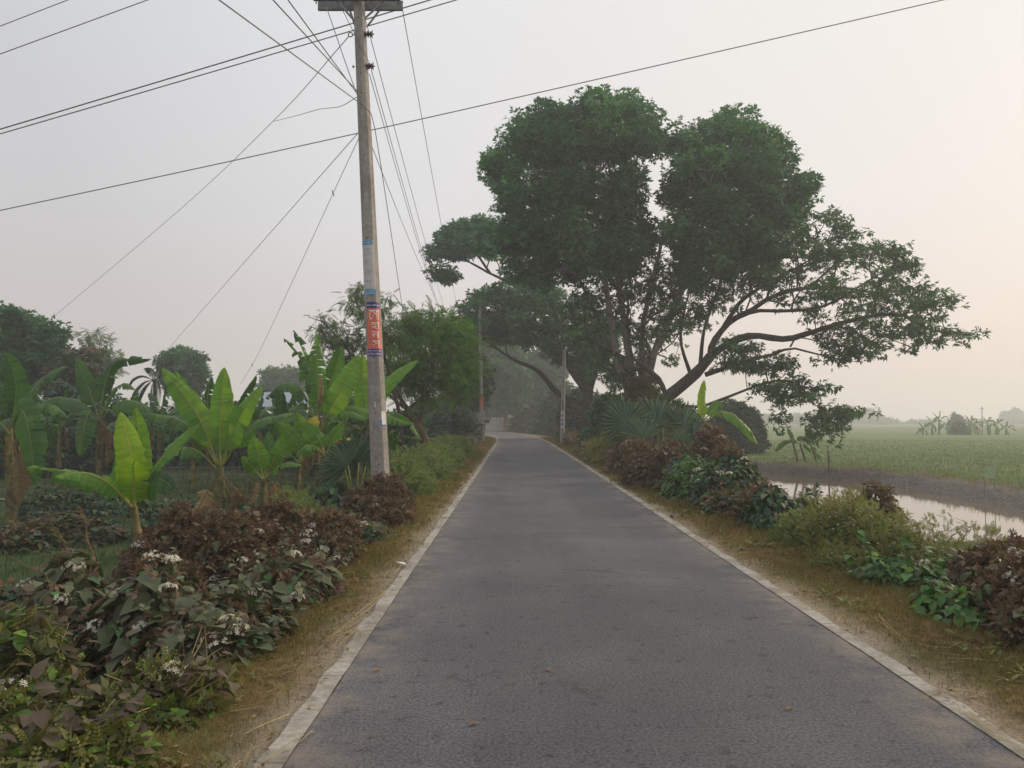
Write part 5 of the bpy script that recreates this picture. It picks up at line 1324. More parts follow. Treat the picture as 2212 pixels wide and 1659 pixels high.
bush('low_scrub', 'brown scrub on the verge toward the right-hand pole', 3.9, 36, .8, 3.5, .7, 'scrub', 248, 0, .25, group=GR, leafk=2.2)
bush('low_scrub', 'dark scrub around the foot of the right-hand pole', 4.1, 52, 1.0, 7, .8, 'scrub', 249, 0, .12, group=GR, leafk=3)
bush('weed_clump', 'ochre weeds at the mud wall end behind the red bushes', 6.4, 24, .9, 1.6, .45, 'yweed', 250, 0, .35, 'weed', GR, leafk=2)
bush('low_scrub', 'brown roadside scrub under the white wall at the bend', 1.6, 113, 3.6, 1.0, .8, 'scrub', 251, 0, .05, leafk=5)

bush('low_scrub', 'brown low scrub spilling toward the pond beside the rust-red bushes', 5.6, 13.2, .8, 1.1, .05, 'scrub', 252, 0, .6, group=GR, leafk=1.3)
bush('dark_bush', 'low dark bush filling the dip behind the near-black leafy bush', 5.0, 12.8, .6, .6, .28, 'dark', 254, 0, .8, group=GR)
bush('flowering_bush', 'low brown bush linking the rubble lump to the near-black bush', 4.3, 12.7, .55, .6, .42, 'red', 255, 1, .9, group=GR, heads=1.6)
bush('leafy_bush', 'mixed green bush between the rust-red crest and the rubble lump', 4.4, 17.6, .8, 1.0, .78, 'dark', 256, 2, .8, group=GR, leafk=1.1)
bush('flowering_bush', 'brown seedy bush between the olive weeds and the edge bush', 5.6, 7.6, .5, .6, .42, 'red', 257, 2, .9, group=GR)
for _i, (_x0, _y0, _t, _k, _l) in enumerate([(4.05, 13.3, .35, 'scrub', 'brown low scrub joining the near-black bush to the rubble lump'), (4.0, 17.8, .6, 'scrub', 'brown scrub at the verge between the green bush and the rust-red crest'),
        (3.95, 21.6, .75, 'red', 'russet bush between the two rust-red bushes on the verge'), (4.6, 10.3, .45, 'scrub', 'olive-brown scrub behind the verge weeds at the pond opening'), (3.7, 26, .7, 'scrub', 'dry scrub between the dark red bush and the yellow weeds')]):
    bush('low_scrub' if _k == 'scrub' else 'flowering_bush', _l, _x0, _y0, .6, 1.0, _t, _k, 290 + _i, 0, .8, group=GR, leafk=1.1)
GU = 'low undergrowth among the banana stems'
for i, (px, Y, w, zt, kd, lab) in enumerate([(70, 15.5, .9, -.35, 'scrub', 'dark low undergrowth by the banana at the picture edge'), (185, 16.5, 1.0, -.4, 'scrub', 'brown undergrowth between the edge banana and the bright young one'),
        (372, 17.0, .9, -.35, 'dark', 'dark leafy undergrowth left of the skirted tall banana'), (418, 14.5, .8, -.25, 'scrub', 'dry undergrowth below the skirted tall banana'), (530, 17.5, .7, -.25, 'dark', 'dark leafy undergrowth between the two dry-leaved bananas'),
        (630, 18.0, .7, -.15, 'weed', 'green undergrowth by the low banana clump'), (720, 19.5, .8, .0, 'dark', 'dark undergrowth behind the small fan palm'), (255, 21, 1.2, -.3, 'dark', 'dark undergrowth around the arching banana'), (120, 20, 1.2, -.3, 'dark', 'dark undergrowth beside the pale footpath')]):
    p = P(px, 900, Y); bush('undergrowth_clump', lab, p[0], Y, w, w * .9, zt, kd, 270 + i, 0, .55, 'undergrowth', GU, leafk=1.5)

# ------------------------------------------------------------------ utility poles and their cables
def concrete_mat():
    m, n, o = mat('pole_concrete')
    h = noise(n, 14, 6, .6); b = noise(n, 1.3, 5, .6)
    g = node(n, 'ShaderNodeNewGeometry'); mp = node(n, 'ShaderNodeMapping'); mp.inputs['Scale'].default_value = (9, 9, .5); n.links.new(g.outputs['Position'], mp.inputs[0])
    st_ = noise(n, 1.5, 4, .6, mp.outputs[0])
    c = ramp(n, h, [(.235, .215, .195), (.36, .335, .305)], [.3, .7])
    c = mixc(n, .7, c, ramp(n, b, [(.68, .66, .64), (1.1, 1.1, 1.1)], [.35, .6]), 'MULTIPLY')
    c = mixc(n, .5, c, ramp(n, st_, [(.7, .68, .66), (1.12, 1.12, 1.12)], [.35, .6]), 'MULTIPLY')
    bsdf(n, o, c, .85, bump(n, h, .25, .01), .25); return m
M['concrete'] = concrete_mat()
def flat_mat(name, c, rough=.6, var=.12):
    m, n, o = mat(name); h = noise(n, 7, 4)
    bsdf(n, o, ramp(n, h, [tuple(x * (1 - var) for x in c), tuple(min(1, x * (1 + var)) for x in c)], [.3, .7]), rough); return m
M['red_paper'] = flat_mat('salmon_paper', (.60, .145, .10)); M['navy'] = flat_mat('navy_paper', (.045, .03, .21)); M['cyan'] = flat_mat('blue_paper', (.04, .27, .47))
M['paper'] = flat_mat('white_paper', (.58, .56, .53)); M['palepaper'] = flat_mat('bleached_paper', (.50, .48, .46)); M['ink'] = flat_mat('cream_ink', (.78, .70, .62)); M['fadedink'] = flat_mat('faded_ink', (.36, .36, .37)); M['blueink'] = flat_mat('blue_print', (.08, .17, .32))
NS = 40
ANG = np.linspace(-np.pi, np.pi, NS, endpoint=False)
FA, FB = R(-52), R(8)
def prof(a):
    a = (np.asarray(a) + np.pi) % (2 * np.pi) - np.pi
    half = (FB - FA) / 2; mid = (FA + FB) / 2
    return np.where((a > FA) & (a < FB), math.cos(half) / np.cos(a - mid), 1.0)
class Pole:
    def __init__(s, base, top, r0, r1):
        s.b, s.t, s.r0, s.r1 = np.asarray(base), np.asarray(top), r0, r1
    def at(s, f, a, off=0.0):
        f = np.asarray(f, float); a = np.asarray(a, float)
        c = s.b + (s.t - s.b) * f[..., None]; r = (s.r0 + (s.r1 - s.r0) * f) * prof(a) + off
        return c + np.stack([np.cos(a) * r, np.sin(a) * r, np.zeros_like(r)], -1)
    def fy(s, py, Y):                       # height fraction seen at a picture row
        z = P(CX, py, Y)[2]; return (z - s.b[2]) / (s.t[2] - s.b[2])
    def shaft(s, parent, holes=()):
        mb = MB(); n = 24; f = np.linspace(0, 1, n)
        a1 = np.unique(np.concatenate([np.linspace(FB, FA + 2 * np.pi, 36)])); a2 = np.linspace(FA, FB, 3)
        for a in (a1, a2):
            v = s.at(np.repeat(f, len(a)), np.tile(a, n)); k = len(a)
            i = (np.arange(n - 1)[:, None] * k + np.arange(k - 1)[None]).reshape(-1); mb.add(v, np.stack([i, i + 1, i + k + 1, i + k], -1))
        top = s.at(np.full(36, 1.0), a1); mb.add(np.vstack([top, s.t]), np.stack([np.arange(35), np.arange(1, 36), np.full(35, 36)], -1))
        for (f0, a0, q) in holes:
            t = np.linspace(0, 2 * np.pi, 12, endpoint=False); H_ = np.linalg.norm(s.t - s.b); rr = s.r0 + (s.r1 - s.r0) * f0
            v = s.at(f0 + np.sin(t) * q / H_, a0 + np.cos(t) * q / rr, .002); c = s.at(np.array([f0]), np.array([a0]), .002)
            mb.add(np.vstack([v, c]), np.stack([np.arange(12), (np.arange(12) + 1) % 12, np.full(12, 12)], -1), 1)
        return mb.build('shaft', [M['concrete'], M['hole']], parent)
    def patch(s, f0, f1, a0, a1, off, name, m, parent, tilt=0.0):
        n, k = 10, 14; f = np.linspace(f0, f1, n); a = np.linspace(a0, a1, k); fb, ab = np.meshgrid(f, a, indexing='ij')
        fb = fb + tilt * (ab - a0) / (a1 - a0)
        v = s.at(fb.ravel(), ab.ravel(), off); i = (np.arange(n - 1)[:, None] * k + np.arange(k - 1)[None]).reshape(-1)
        mb = MB(); mb.add(v, np.stack([i, i + 1, i + k + 1, i + k], -1)); return mb.build(name, m, parent)
    def text(s, body, f0, f1, a0, a1, off, name, m, parent):
        """lettering wrapped on the shaft between two heights and two angles"""
        cu = bpy.data.curves.new(name, 'FONT'); cu.body = body; cu.resolution_u = 3
        ob = bpy.data.objects.new(name, cu); COL.objects.link(ob)
        me = bpy.data.meshes.new_from_object(ob.evaluated_get(bpy.context.evaluated_depsgraph_get()))
        bpy.data.objects.remove(ob); bpy.data.curves.remove(cu)
        if not len(me.vertices): return None
        bm = bmesh.new(); bm.from_mesh(me); bpy.data.meshes.remove(me)
        bmesh.ops.triangulate(bm, faces=bm.faces)
        for _ in range(2):
            mx = max(v.co.x for v in bm.verts) - min(v.co.x for v in bm.verts)
            bmesh.ops.subdivide_edges(bm, edges=[e for e in bm.edges if e.calc_length() > mx * .12], cuts=1); bmesh.ops.triangulate(bm, faces=bm.faces)
        bm.verts.ensure_lookup_table()
        co = np.array([v.co[:] for v in bm.verts]); fc = np.array([[v.index for v in f.verts] for f in bm.faces]); bm.free()
        lo, hi = co.min(0), co.max(0); q = (co - lo) / np.maximum(hi - lo, 1e-6)
        mb = MB(); mb.add(s.at(f0 + (f1 - f0) * q[:, 1], a0 + (a1 - a0) * q[:, 0], off), fc); return mb.build(name, m, parent)
YPL = 15.0
b_ = P(826, 1092, YPL); b_[2] = -.25; t_ = P(771, -95, YPL)
pole = Pole(b_, t_, .185, .108)
pr = thing('utility_pole', (b_[0], b_[1], -.02), 'tall leaning concrete utility pole with posters and a crossarm beside the left verge', 'utility pole')
FR = R(-90)
hl = [(pole.fy(y, YPL), FR + R(k), .014) for y, k in ((1002, 2), (892, -6), (773, 2), (678, -2), (641, -2), (517, -4), (340, -2), (232, -2), (206, -3), (165, -3), (133, -4), (107, -5), (45, -3))]
pole.shaft(pr, hl)
def pf(y): return pole.fy(y, YPL)
# lower red poster
po = pole.patch(pf(771), pf(655), R(-128), R(-14), .003, 'poster', M['red_paper'], pr); po['label'] = 'salmon-red paper poster with navy bands'
pole.patch(pf(668), pf(655), R(-128), R(-14), .005, 'header_band', M['navy'], po); pole.patch(pf(771), pf(755), R(-128), R(-14), .005, 'footer_band', M['navy'], po)
T0, T1 = R(-107), R(-38)
for body, y0, y1, a0, a1 in (('\u09c7\u09b8\u09be', 692, 670, R(-110), R(-30)), ('\u09b9\u09be', 713, 697, R(-100), R(-32)), ('\u09a8', 732, 718, R(-95), R(-40)), ('\u09b8', 752, 737, R(-92), R(-38))):
    pole.text(body, pf(y0), pf(y1), a0, a1, .007, 'lettering', M['ink'], po)
pole.text('\u09ac\u09bf\u099c\u09cd\u099e\u09be\u09a8, \u09ae\u09be\u09a8\u09ac\u09bf\u0995 \u0993 \u09ac\u09cd\u09af\u09ac\u09b8\u09be', pf(665), pf(659), R(-124), R(-22), .008, 'lettering', M['ink'], po)
pole.text('\u09e6\u09e7\u09ed\u09e7\u09e9-\u09e6\u09ea\u09ee\u09e9\u09eb\u09e8', pf(769), pf(763), R(-124), R(-22), .008, 'lettering', M['ink'], po)
pole.text('\u099b\u09c1\u099f\u09bf\u09b0 \u09b8\u09b0\u0995\u09be\u09b0\u09bf \u0995\u09b2\u09c7\u099c', pf(761.5), pf(757.5), R(-124), R(-22), .008, 'lettering', M['ink'], po)
# upper bleached poster between two blue bands
pu = pole.patch(pf(640), pf(522), R(-170), R(-50), .003, 'poster', M['palepaper'], pr); pu['label'] = 'bleached white poster between two blue bands'
pole.patch(pf(532), pf(523), R(-165), R(-60), .005, 'header_band', M['cyan'], pu); pole.patch(pf(640), pf(627), R(-165), R(-50), .005, 'footer_band', M['cyan'], pu)
for body, y0, y1 in (('\u09c7\u09b8\u09be', 555, 539), ('\u09b9\u09be', 577, 563), ('\u09a8', 600, 586), ('\u09b8', 622, 608)):
    pole.text(body, pf(y0), pf(y1), R(-135), R(-78), .005, 'lettering', M['fadedink'], pu)
pole.text('\u09e6\u09e7\u09ed\u09e7\u09e9-\u09e6\u09ea\u09ee\u09e9\u09eb\u09e8', pf(638.5), pf(633), R(-150), R(-60), .008, 'lettering', M['ink'], pu)
pole.text('\u0995\u09b0\u09bf\u09df\u09be \u09b8\u09b0\u0995\u09be\u09b0\u09bf', pf(632), pf(628.5), R(-150), R(-60), .008, 'lettering', M['ink'], pu)
pole.text('\u09ae\u09be\u09a8\u09ac\u09bf\u0995 \u0993 \u09ac\u09bf\u099c\u09cd\u099e\u09be\u09a8', pf(530), pf(525), R(-150), R(-68), .008, 'lettering', M['ink'], pu)
# torn paper low on the shaft
pw_ = pole.patch(pf(923), pf(905), R(-72), R(-6), .004, 'torn_notice', M['paper'], pr, .004); pole.patch(pf(921), pf(906), R(-70), R(-56), .006, 'print', M['blueink'], pw_); pole.patch(pf(921), pf(917), R(-56), R(-10), .006, 'print', M['blueink'], pw_)
pole.patch(pf(905), pf(889), R(-58), R(-6), .004, 'torn_notice', M['paper'], pr)
pole.patch(pf(880), pf(868), R(-100), R(-88), .003, 'torn_notice', M['palepaper'], pr)
# crossarm, braces, insulators
def box(mb, c, s, rot=None, mat_=0):
    c = np.asarray(c, float); s = np.asarray(s, float) / 2
    v = np.array([(x, y, z) for z in (-1, 1) for y in (-1, 1) for x in (-1, 1)], float) * s
    if rot is not None: v = v @ np.asarray(rot).T
    mb.add(v + c, [I([0, 2, 3, 1], [4, 5, 7, 6], [0, 1, 5, 4], [2, 6, 7, 3], [0, 4, 6, 2], [1, 3, 7, 5])], mat_, .5, False)
ca = MB(); cz = P(775, 2, YPL)
for dy in (-.16, .16):
    box(ca, cz + A(0, dy, 0), (1.74, .012, .19)); box(ca, cz + A(0, dy + (.028 if dy < 0 else -.028) * -1, .09), (1.738, .05, .012)); box(ca, cz + A(0, dy + (.028 if dy < 0 else -.028) * -1, -.09), (1.738, .05, .012))
for k in range(13):
    x = -.82 + k * .137
    if abs(x) < .1: continue
    box(ca, cz + A(x, -.168, .02 + .03 * (k % 2)), (.022, .008, .03), None, 1)
    if k in (0, 4, 8, 12): tube(ca, [cz + A(x, -.16, -.09), cz + A(x, -.16, -.15)], .012, 6, 2)
ca.build('crossarm', [M['iron'], M['paper'], M['darkiron']], pr)
for (x0, x1) in ((733, 764), (752, 764), (818, 791), (832, 791)):
    bb = MB(); a = P(x0, 12, YPL); q = P(x1, 48, YPL); dy = -.15 if x0 in (733, 832) else .15
    segs(bb, [a + A(0, dy, 0)], [q + A(0, dy, 0)], .022, .022, 4); bb.build('brace', M['iron'], pr)
for py, px in ((75, 797), (144, 799)):
    ib = MB(); p0 = P(px - 9, py, YPL) + A(0, -.02, 0); p1 = P(px + 6, py, YPL) + A(0, -.02, 0); d = p1 - p0
    for f, r in ((.1, .055), (.3, .03), (.5, .06), (.7, .03), (.9, .055)):
        tube(ib, [p0 + d * (f - .1), p0 + d * (f + .1)], r, 12)
    tube(ib, [p0 - d * .4, p1 + d * .35], .012, 6, 1); box(ib, p1 + d * .1, (.012, .03, .16), None, 1)
    ib.build('insulator', [M['porcelain'], M['darkiron']], pr)
eb = MB(); e0 = P(766, 75, YPL); t = np.linspace(0, 2 * np.pi, 14); rc = P(757, 75, YPL); tube(eb, np.stack([rc[0] + .045 * np.cos(t), rc[1] + 0 * t, rc[2] + .045 * np.sin(t)], -1), .011, 5, cap=False); tube(eb, [e0, rc + A(.045, 0, 0)], .012, 5); eb.build('eye_bolt', M['darkiron'], pr)
eb = MB(); e0 = P(766, 144, YPL); tube(eb, [e0, P(761, 144, YPL)], .014, 5); box(eb, P(763, 144, YPL), (.01, .05, .05)); eb.build('bolt', M['darkiron'], pr)

def cable(label, pts, r, sag=0.0, n=24, name='power_cable', extra=None, ext=0, group='overhead cables'):
    p = [P(x, y, Y) for x, y, Y in pts]
    if ext: p[-1] = p[0] + (p[-1] - p[0]) * ext
    c = spline(p, n) if len(p) > 2 else spline(p, n)
    t = np.linspace(0, 1, n); c[:, 2] -= sag * 4 * t * (1 - t)
    mb = MB(); tube(mb, c, r, 6)
    if extra: extra(mb, c)
    o = mb.build(name, M['wire']); tag(o, label, 'cable', group); return o
cable('upper of the two thick parallel cables crossing the sky behind the pole', [(-900, 546, 23), (1500, -174, 23)], .019, .05)
cable('lower of the two thick parallel cables crossing the sky behind the pole', [(-900, 550, 23.6), (1540, -165, 23.6)], .017, .05)
cable('long single cable crossing behind the pole and over the tall tree', [(-800, 622, 22), (772, 288, 22), (3000, -222, 22)], .014)
cable('highest short cable cutting across the upper corner of the sky', [(-900, 405, 20), (500, -137, 20)], .011)
cable('second short cable below the highest one in the corner of the sky', [(-900, 447, 20), (700, -140, 20)], .012)
cable('lowest cable running from the pole toward the viewer overhead', [(771, 218, 15), (400, -54, 8)], .009, ext=3)
cable('outer of the two close cables running overhead toward the viewer', [(771, 196, 15), (505, -92, 8)], .009, ext=3)
cable('inner of the two close cables running overhead toward the viewer', [(771, 202, 15), (545, -105, 8)], .009, ext=3)
cable('black cable crossing the face of the pole from the crossarm to its side', [(705, 15, 14.7), (772, 205, 14.72), (802, 246, 14.85)], .008)
cable('cable from behind the crossarm to the lower insulator', [(735, 12, 14.7), (800, 140, 14.78)], .007)
cable('cable down to the upper insulator from above the frame', [(765, -40, 14.7), (797, 70, 14.78)], .007)
cable('outermost cable from the crossarm end down the road to the far trees', [(868, 12, 14.8), (996, 704, 58)], .008, .25)
cable('cable from the upper insulator down the road to the far pole', [(800, 80, 14.9), (972, 704, 58)], .008, .25)
cable('cable from the lower insulator down the road to the far pole', [(802, 150, 14.9), (962, 706, 58)], .008, .25)
cable('cable leaving the pole below the lower insulator along the road', [(798, 160, 15.1), (955, 690, 56)], .008, .25)
cable('cable fanning from the mid pole toward the bright feathery tree', [(797, 300, 15.1), (940, 640, 50)], .008, .2)
def knot(mb, c):
    e = c[-1]; tube(mb, [e + A(.03, 0, .12), e + A(-.02, 0, 0), e + A(.0, 0, -.16)], [.01, .05, .03], 7)
    t = np.linspace(0, 6.28, 12); tube(mb, np.stack([e[0] + .06 * np.cos(t), e[1] + 0 * t, e[2] + .15 + .14 * np.sin(t)], -1), .006, 4, cap=False)
cable('slack cable hanging from the pole with a black coiled lump at its end', [(802, 246, 14.9), (820, 340, 16), (872, 684, 24)], .008, .0, 24, extra=knot)
cable('service cable sagging from the eye bolt down to the trees at the picture edge', [(754, 78, 15), (590, 262, 22), (380, 460, 33), (95, 702, 46)], .009)
cable('crooked jumper cable joining the service cable to the pole', [(592, 262, 21.9), (640, 250, 19), (690, 236, 17), (735, 230, 15.8), (770, 210, 15)], .007)
cable('thin cable slanting from the pole to the areca palm', [(772, 289, 15), (560, 530, 24), (335, 786, 45)], .008)
cable('knotted thin cable dropping from the pole to the grove', [(774, 302, 15), (750, 352, 17), (565, 750, 32), (520, 830, 38)], .007, 0, 24, extra=lambda mb, c: [tube(mb, [c[i] + A(-.03, 0, .1), c[i], c[i] + A(.03, 0, -.08)], [.006, .018, .006], 5) for i in (4, 19)])
# far left pole
YFP = 56
b2 = P(1042, 950, YFP); b2[2] = -.3; t2 = P(1036, 648, YFP); p2 = Pole(b2, t2, .165, .11)
fr = thing('utility_pole', (b2[0], b2[1], -.02), 'distant concrete utility pole with a red poster at the inside of the bend', 'utility pole'); p2.shaft(fr)
fo = p2.patch(p2.fy(882, YFP), p2.fy(855, YFP), R(-120), R(-5), .004, 'poster', M['red_paper'], fr); p2.patch(p2.fy(855, YFP), p2.fy(852, YFP), R(-120), R(-5), .006, 'header_band', M['navy'], fo)
am = MB(); c = P(1010, 708, YFP); box(am, c + A(0, -.15, 0), (2.2, .08, .09)); am.build('crossarm', M['iron'], fr)
# right-hand pole
YRP = 50
b3 = P(1214, 940, YRP); b3[2] = -.3; t3 = P(1219, 755, YRP); p3 = Pole(b3, t3, .155, .105)
rr_ = thing('utility_pole', (b3[0], b3[1], -.02), 'concrete pole with a blue and white poster on the outside of the bend', 'utility pole'); p3.shaft(rr_)
fo = p3.patch(p3.fy(925, YRP), p3.fy(889, YRP), R(-150), R(-60), .004, 'poster', M['paper'], rr_)
for y0, y1 in ((900, 894), (910, 904), (920, 913)): p3.patch(p3.fy(y0, YRP), p3.fy(y1, YRP), R(-130), R(-85), .007, 'print', M['blueink'], fo)

# ------------------------------------------------------------------ built things and small objects
fe = thing('bamboo_fence', (P(470, 1010, 33)[0], 33, zat(-12, 33)), 'low grey bamboo picket fence behind the tall banana plant', 'fence')
pk = MB(); g = np.random.default_rng(77); x0, x1 = P(290, 1000, 33)[0], P(640, 1000, 33)[0]
xs = np.arange(x0, x1, .17) + g.normal(0, .03, len(np.arange(x0, x1, .17))); zb = terrain(xs, np.full(len(xs), 33.0))
hh = g.uniform(.55, .85, len(xs)); segs(pk, np.column_stack([xs, np.full(len(xs), 33.0), zb - .1]), np.column_stack([xs + g.normal(0, .05, len(xs)), 33 + g.normal(0, .02, len(xs)), zb + hh]), .018, .014, 5)
pk.build('pickets', M['bamboo'], fe)
for hz in (.2, .52):
    rb_ = MB(); tube(rb_, spline([(x0 - .1, 32.96, zb[0] + hz), ((x0 + x1) / 2, 32.96, zb[len(zb) // 2] + hz + .03), (x1, 32.96, zb[-1] + hz)], 20), .016, 5); rb_.build('rail', M['bamboo'], fe)
# tin hut glimpsed behind the bananas
YH = 54; hp = P(622, 900, YH); hz0 = zat(hp[0], YH)
ht = thing('tin_hut', (hp[0], YH, hz0), 'bluish tin-roofed hut glimpsed between the banana leaves', 'hut')
wb_ = MB(); box(wb_, (hp[0], YH + 1.5, hz0 + 1.0), (3.9, 3.0, 2.1)); wb_.build('wall', M['tin'], ht)
rf = MB(); z1 = P(622, 882, YH)[2]; z2 = P(622, 846, YH)[2]
nx_ = 40; xx = np.linspace(hp[0] - 2.3, hp[0] + 2.3, nx_ * 2); zz_ = .025 * (np.arange(nx_ * 2) % 2)
for (ya, yb, za, zb_) in ((YH - .5, YH + 1.5, z1, z2), (YH + 1.5, YH + 3.5, z2, z1)):
    v = np.concatenate([np.column_stack([xx, np.full(len(xx), ya), za + zz_]), np.column_stack([xx, np.full(len(xx), yb), zb_ + zz_])]); k = len(xx); i = np.arange(k - 1); rf.add(v, np.stack([i, i + 1, i + k + 1, i + k], -1), 0, .5, False)
rf.build('roof', M['tin'], ht)
# white wall and open shed at the bend
YW = 120
w = thing('boundary_wall', (P(1072, 920, YW)[0], YW, -.1), 'long whitewashed boundary wall beyond the road bend', 'wall')
wl, wr = P(1046, 920, YW)[0], P(1093, 920, YW)[0]
mb = MB(); box(mb, ((wl + wr) / 2, YW, .8), (wr - wl, .25, 1.9)); mb.build('wall', M['whitewall'], w); mb = MB(); box(mb, ((wl + wr) / 2 + .6, YW, 1.83), ((wr - wl) * .7, .45, .14)); mb.build('coping', M['paper'], w)
s0 = P(1108, 925, 113); sh_ = thing('open_shed', (s0[0], 113, -.1), 'small open shed with a pale sheet roof on thin posts at the bend', 'shed')
mb = MB(); v = [(s0[0] - 1.1, 112, 1.95), (s0[0] + 1.1, 112, 1.75), (s0[0] + 1.1, 114, 2.15), (s0[0] - 1.1, 114, 2.35)]; mb.add(np.array(v + [(x, y, z - .06) for x, y, z in v]), [I([0, 1, 2, 3], [7, 6, 5, 4], [0, 4, 5, 1], [1, 5, 6, 2], [2, 6, 7, 3], [3, 7, 4, 0])], 0, .5, False); mb.build('roof', M['paper'], sh_)
for dx, dy in ((-1, 112.1), (1, 112.1), (-1, 113.9), (1, 113.9)):
    mb = MB(); box(mb, (s0[0] + dx, dy, .85), (.1, .1, 2.0)); mb.build('post', M['whitewall'], sh_)
mb = MB(); box(mb, (s0[0], 113.9, .5), (1.9, .1, 1.1)); mb.build('back_panel', M['whitewall'], sh_)
q = P(1047, 912, 80); sg = thing('sign_board', (q[0], 80, 0), 'small black board on a post behind the far pole', 'sign')
mb = MB(); box(mb, q + A(0, 0, .1), (1.0, .04, .42)); mb.build('board', M['hole'], sg); mb = MB(); segs(mb, [A(q[0], 80.04, -.2)], [A(q[0], 80.04, q[2] + .1)], .04, .04, 6); mb.build('post', M['darkiron'], sg)
def lump(name, label, cat, c, s, m, seed, n=3, amp=.25):
    g = np.random.default_rng(seed); bm = bmesh.new(); bmesh.ops.create_icosphere(bm, subdivisions=n, radius=1)
    co = np.array([v.co[:] for v in bm.verts]); fc = np.array([[v.index for v in f.verts] for f in bm.faces]); bm.free()
    k = np.zeros(len(co))
    for _ in range(26): d = nrm(g.normal(size=3)); k = np.minimum(k, g.uniform(.55, .95) - co @ d) if False else k - np.maximum(0, co @ d - g.uniform(.55, .9)) * g.uniform(.4, 1.1)
    co = co * (1 + amp * k[:, None] * 2 + g.normal(0, .02, (len(co), 1))) * np.asarray(s) + np.asarray(c)
    mb = MB(); mb.add(co, fc, 0, .5, False); o = mb.build(name, m); return tag(o, label, cat)
q = G(1572, 1108, -.02); lump('rubble_lump', 'grey lump of broken concrete at the edge of the right verge', 'rubble', (q[0] + .1, q[1] + .1, .04), (.26, .22, .15), M['rock'], 3, 4)
q = G(1452, 1117, 0); lump('small_stone', 'small dark stone lying beside the kerb on the right verge', 'stone', (q[0], q[1], .02), (.05, .04, .03), M['rock'], 4, 2)
q = P(1164, 930, 93); lump('straw_heap', 'pale heap of straw by the far road edge near the bend', 'straw heap', (q[0], 93, .3), (.55, .4, .5), M['straw'], 5, 3)
# straw and litter on the verges
def stalks(label, pts, n, spread, r, seed, name='straw_wisp'):
    g = np.random.default_rng(seed); mb = MB(); p = [np.asarray(q, float) for q in pts]
    for k in range(n):
        o = [q + g.normal(0, spread, 3) * A(1, 1, .2) for q in p]
        for q in o: q[2] = abs(q[2] - .01) * .6 + .012
        tube(mb, spline(o, 9), np.linspace(r, r * .5, 9) * .55, 4, 0, np.clip(g.normal(.6, .25), 0, 1))
    return tag(mb.build(name, M['straw']), label, 'straw', 'straw scattered on the verges')
def gp(x, y): return G(x, y, 0.02)
stalks('forked bundle of pale straw lying along the kerb beyond the flowering bushes', [gp(833, 1275), gp(800, 1310), gp(745, 1355), gp(705, 1378)], 7, .03, .003, 1)
stalks('straw wisps hanging over the kerb below the forked straw bundle', [gp(768, 1355), gp(735, 1385), gp(722, 1405)], 6, .03, .003, 2)
stalks('single long straw on the dry grass at the bottom corner', [gp(622, 1540), gp(575, 1562), gp(525, 1587)], 1, .004, .005, 3)
stalks('long pale straw lying across the kerb onto the asphalt', [gp(678, 1577), gp(640, 1602), gp(575, 1640), gp(540, 1668)], 2, .012, .004, 4)
stalks('spray of straw beside the kerb at the far corner of the right verge', [gp(2085, 1535), gp(2140, 1575), gp(2215, 1625)], 8, .03, .003, 5)
stalks('straw wisps on the right verge halfway up the kerb', [gp(1895, 1330), gp(1935, 1370), gp(1960, 1390)], 6, .05, .003, 6)
stalks('few dry straws on the brown verge past the dropped wrapper', [gp(850, 1240), gp(862, 1225), gp(880, 1205)], 5, .06, .003, 7)
lw = MB(); a, b = gp(852, 1215), gp(878, 1222); d = nrm(b - a); s = A(-d[1], d[0], 0)
v = [a + A(0, 0, .01), a * .5 + b * .5 - s * .05 + A(0, 0, .03), b + A(0, 0, .01), a * .5 + b * .5 + s * .05 + A(0, 0, .015)]
lw.add(np.array(v), [I([0, 1, 2, 3])]); tag(lw.build('paper_wrapper', M['paper']), 'crumpled white wrapper dropped at the kerb', 'litter')
g = np.random.default_rng(15)
for i, (x, y, lab) in enumerate([(820, 1440, 'dry brown leaf on the dry grass near the kerb'), (1180, 1440, 'fallen leaf on the asphalt middle'), (1640, 1330, 'fallen leaf near the right wheel track'), (1010, 1560, 'curled leaf on the asphalt near the bottom edge'), (1380, 1180, 'tiny leaf far up the asphalt'), (1700, 1530, 'dark leaf scrap on the asphalt by the right kerb')]):
    lb = MB(); a = g.uniform(0, 6.28); scatter(lb, T_LEAF, np.array([gp(x, y) - A(0, 0, .008)]), np.array([[math.cos(a), math.sin(a), .05]]), np.array([[.1, .1, 1.0]]), .07, 0, .6)
    tag(lb.build('fallen_leaf', M['dry']), lab, 'leaf', 'fallen leaves')
def twig(label, pts, r, seed, name='dead_stem', mt='twig'):
    mb = MB(); tube(mb, spline(pts, 24), np.linspace(r, r * .5, 24), 6); tag(mb.build(name, M[mt]), label, 'stem'); return mb
Yt = 9
twig('bent dead stem arching over the scrub with a broken green tip', [A(*(lambda p: (p[0], p[1], zat(p[0], p[1]) - .05))(P(232, 1290, Yt - .4))), P(208, 1225, Yt - .2), P(188, 1165, Yt), P(182, 1115, Yt), P(162, 1105, Yt), P(125, 1110, Yt), P(90, 1118, Yt), P(72, 1142, Yt)], .012, 1)
Yt = 6.2
twig('thin leaning dead stem in front of the dusty bush at the picture edge', [A(*(lambda p: (p[0], p[1], zat(p[0], p[1]) - .05))(P(150, 1420, Yt))), P(110, 1270, Yt), P(60, 1225, Yt), P(15, 1198, Yt)], .007, 2)
Yt = 4.4
twig('orange dry stalk rising through the vine tangle', [A(*(lambda p: (p[0], p[1], zat(p[0], p[1]) - .05))(P(200, 1650, Yt))), P(245, 1560, Yt), P(280, 1470, Yt)], .006, 3)
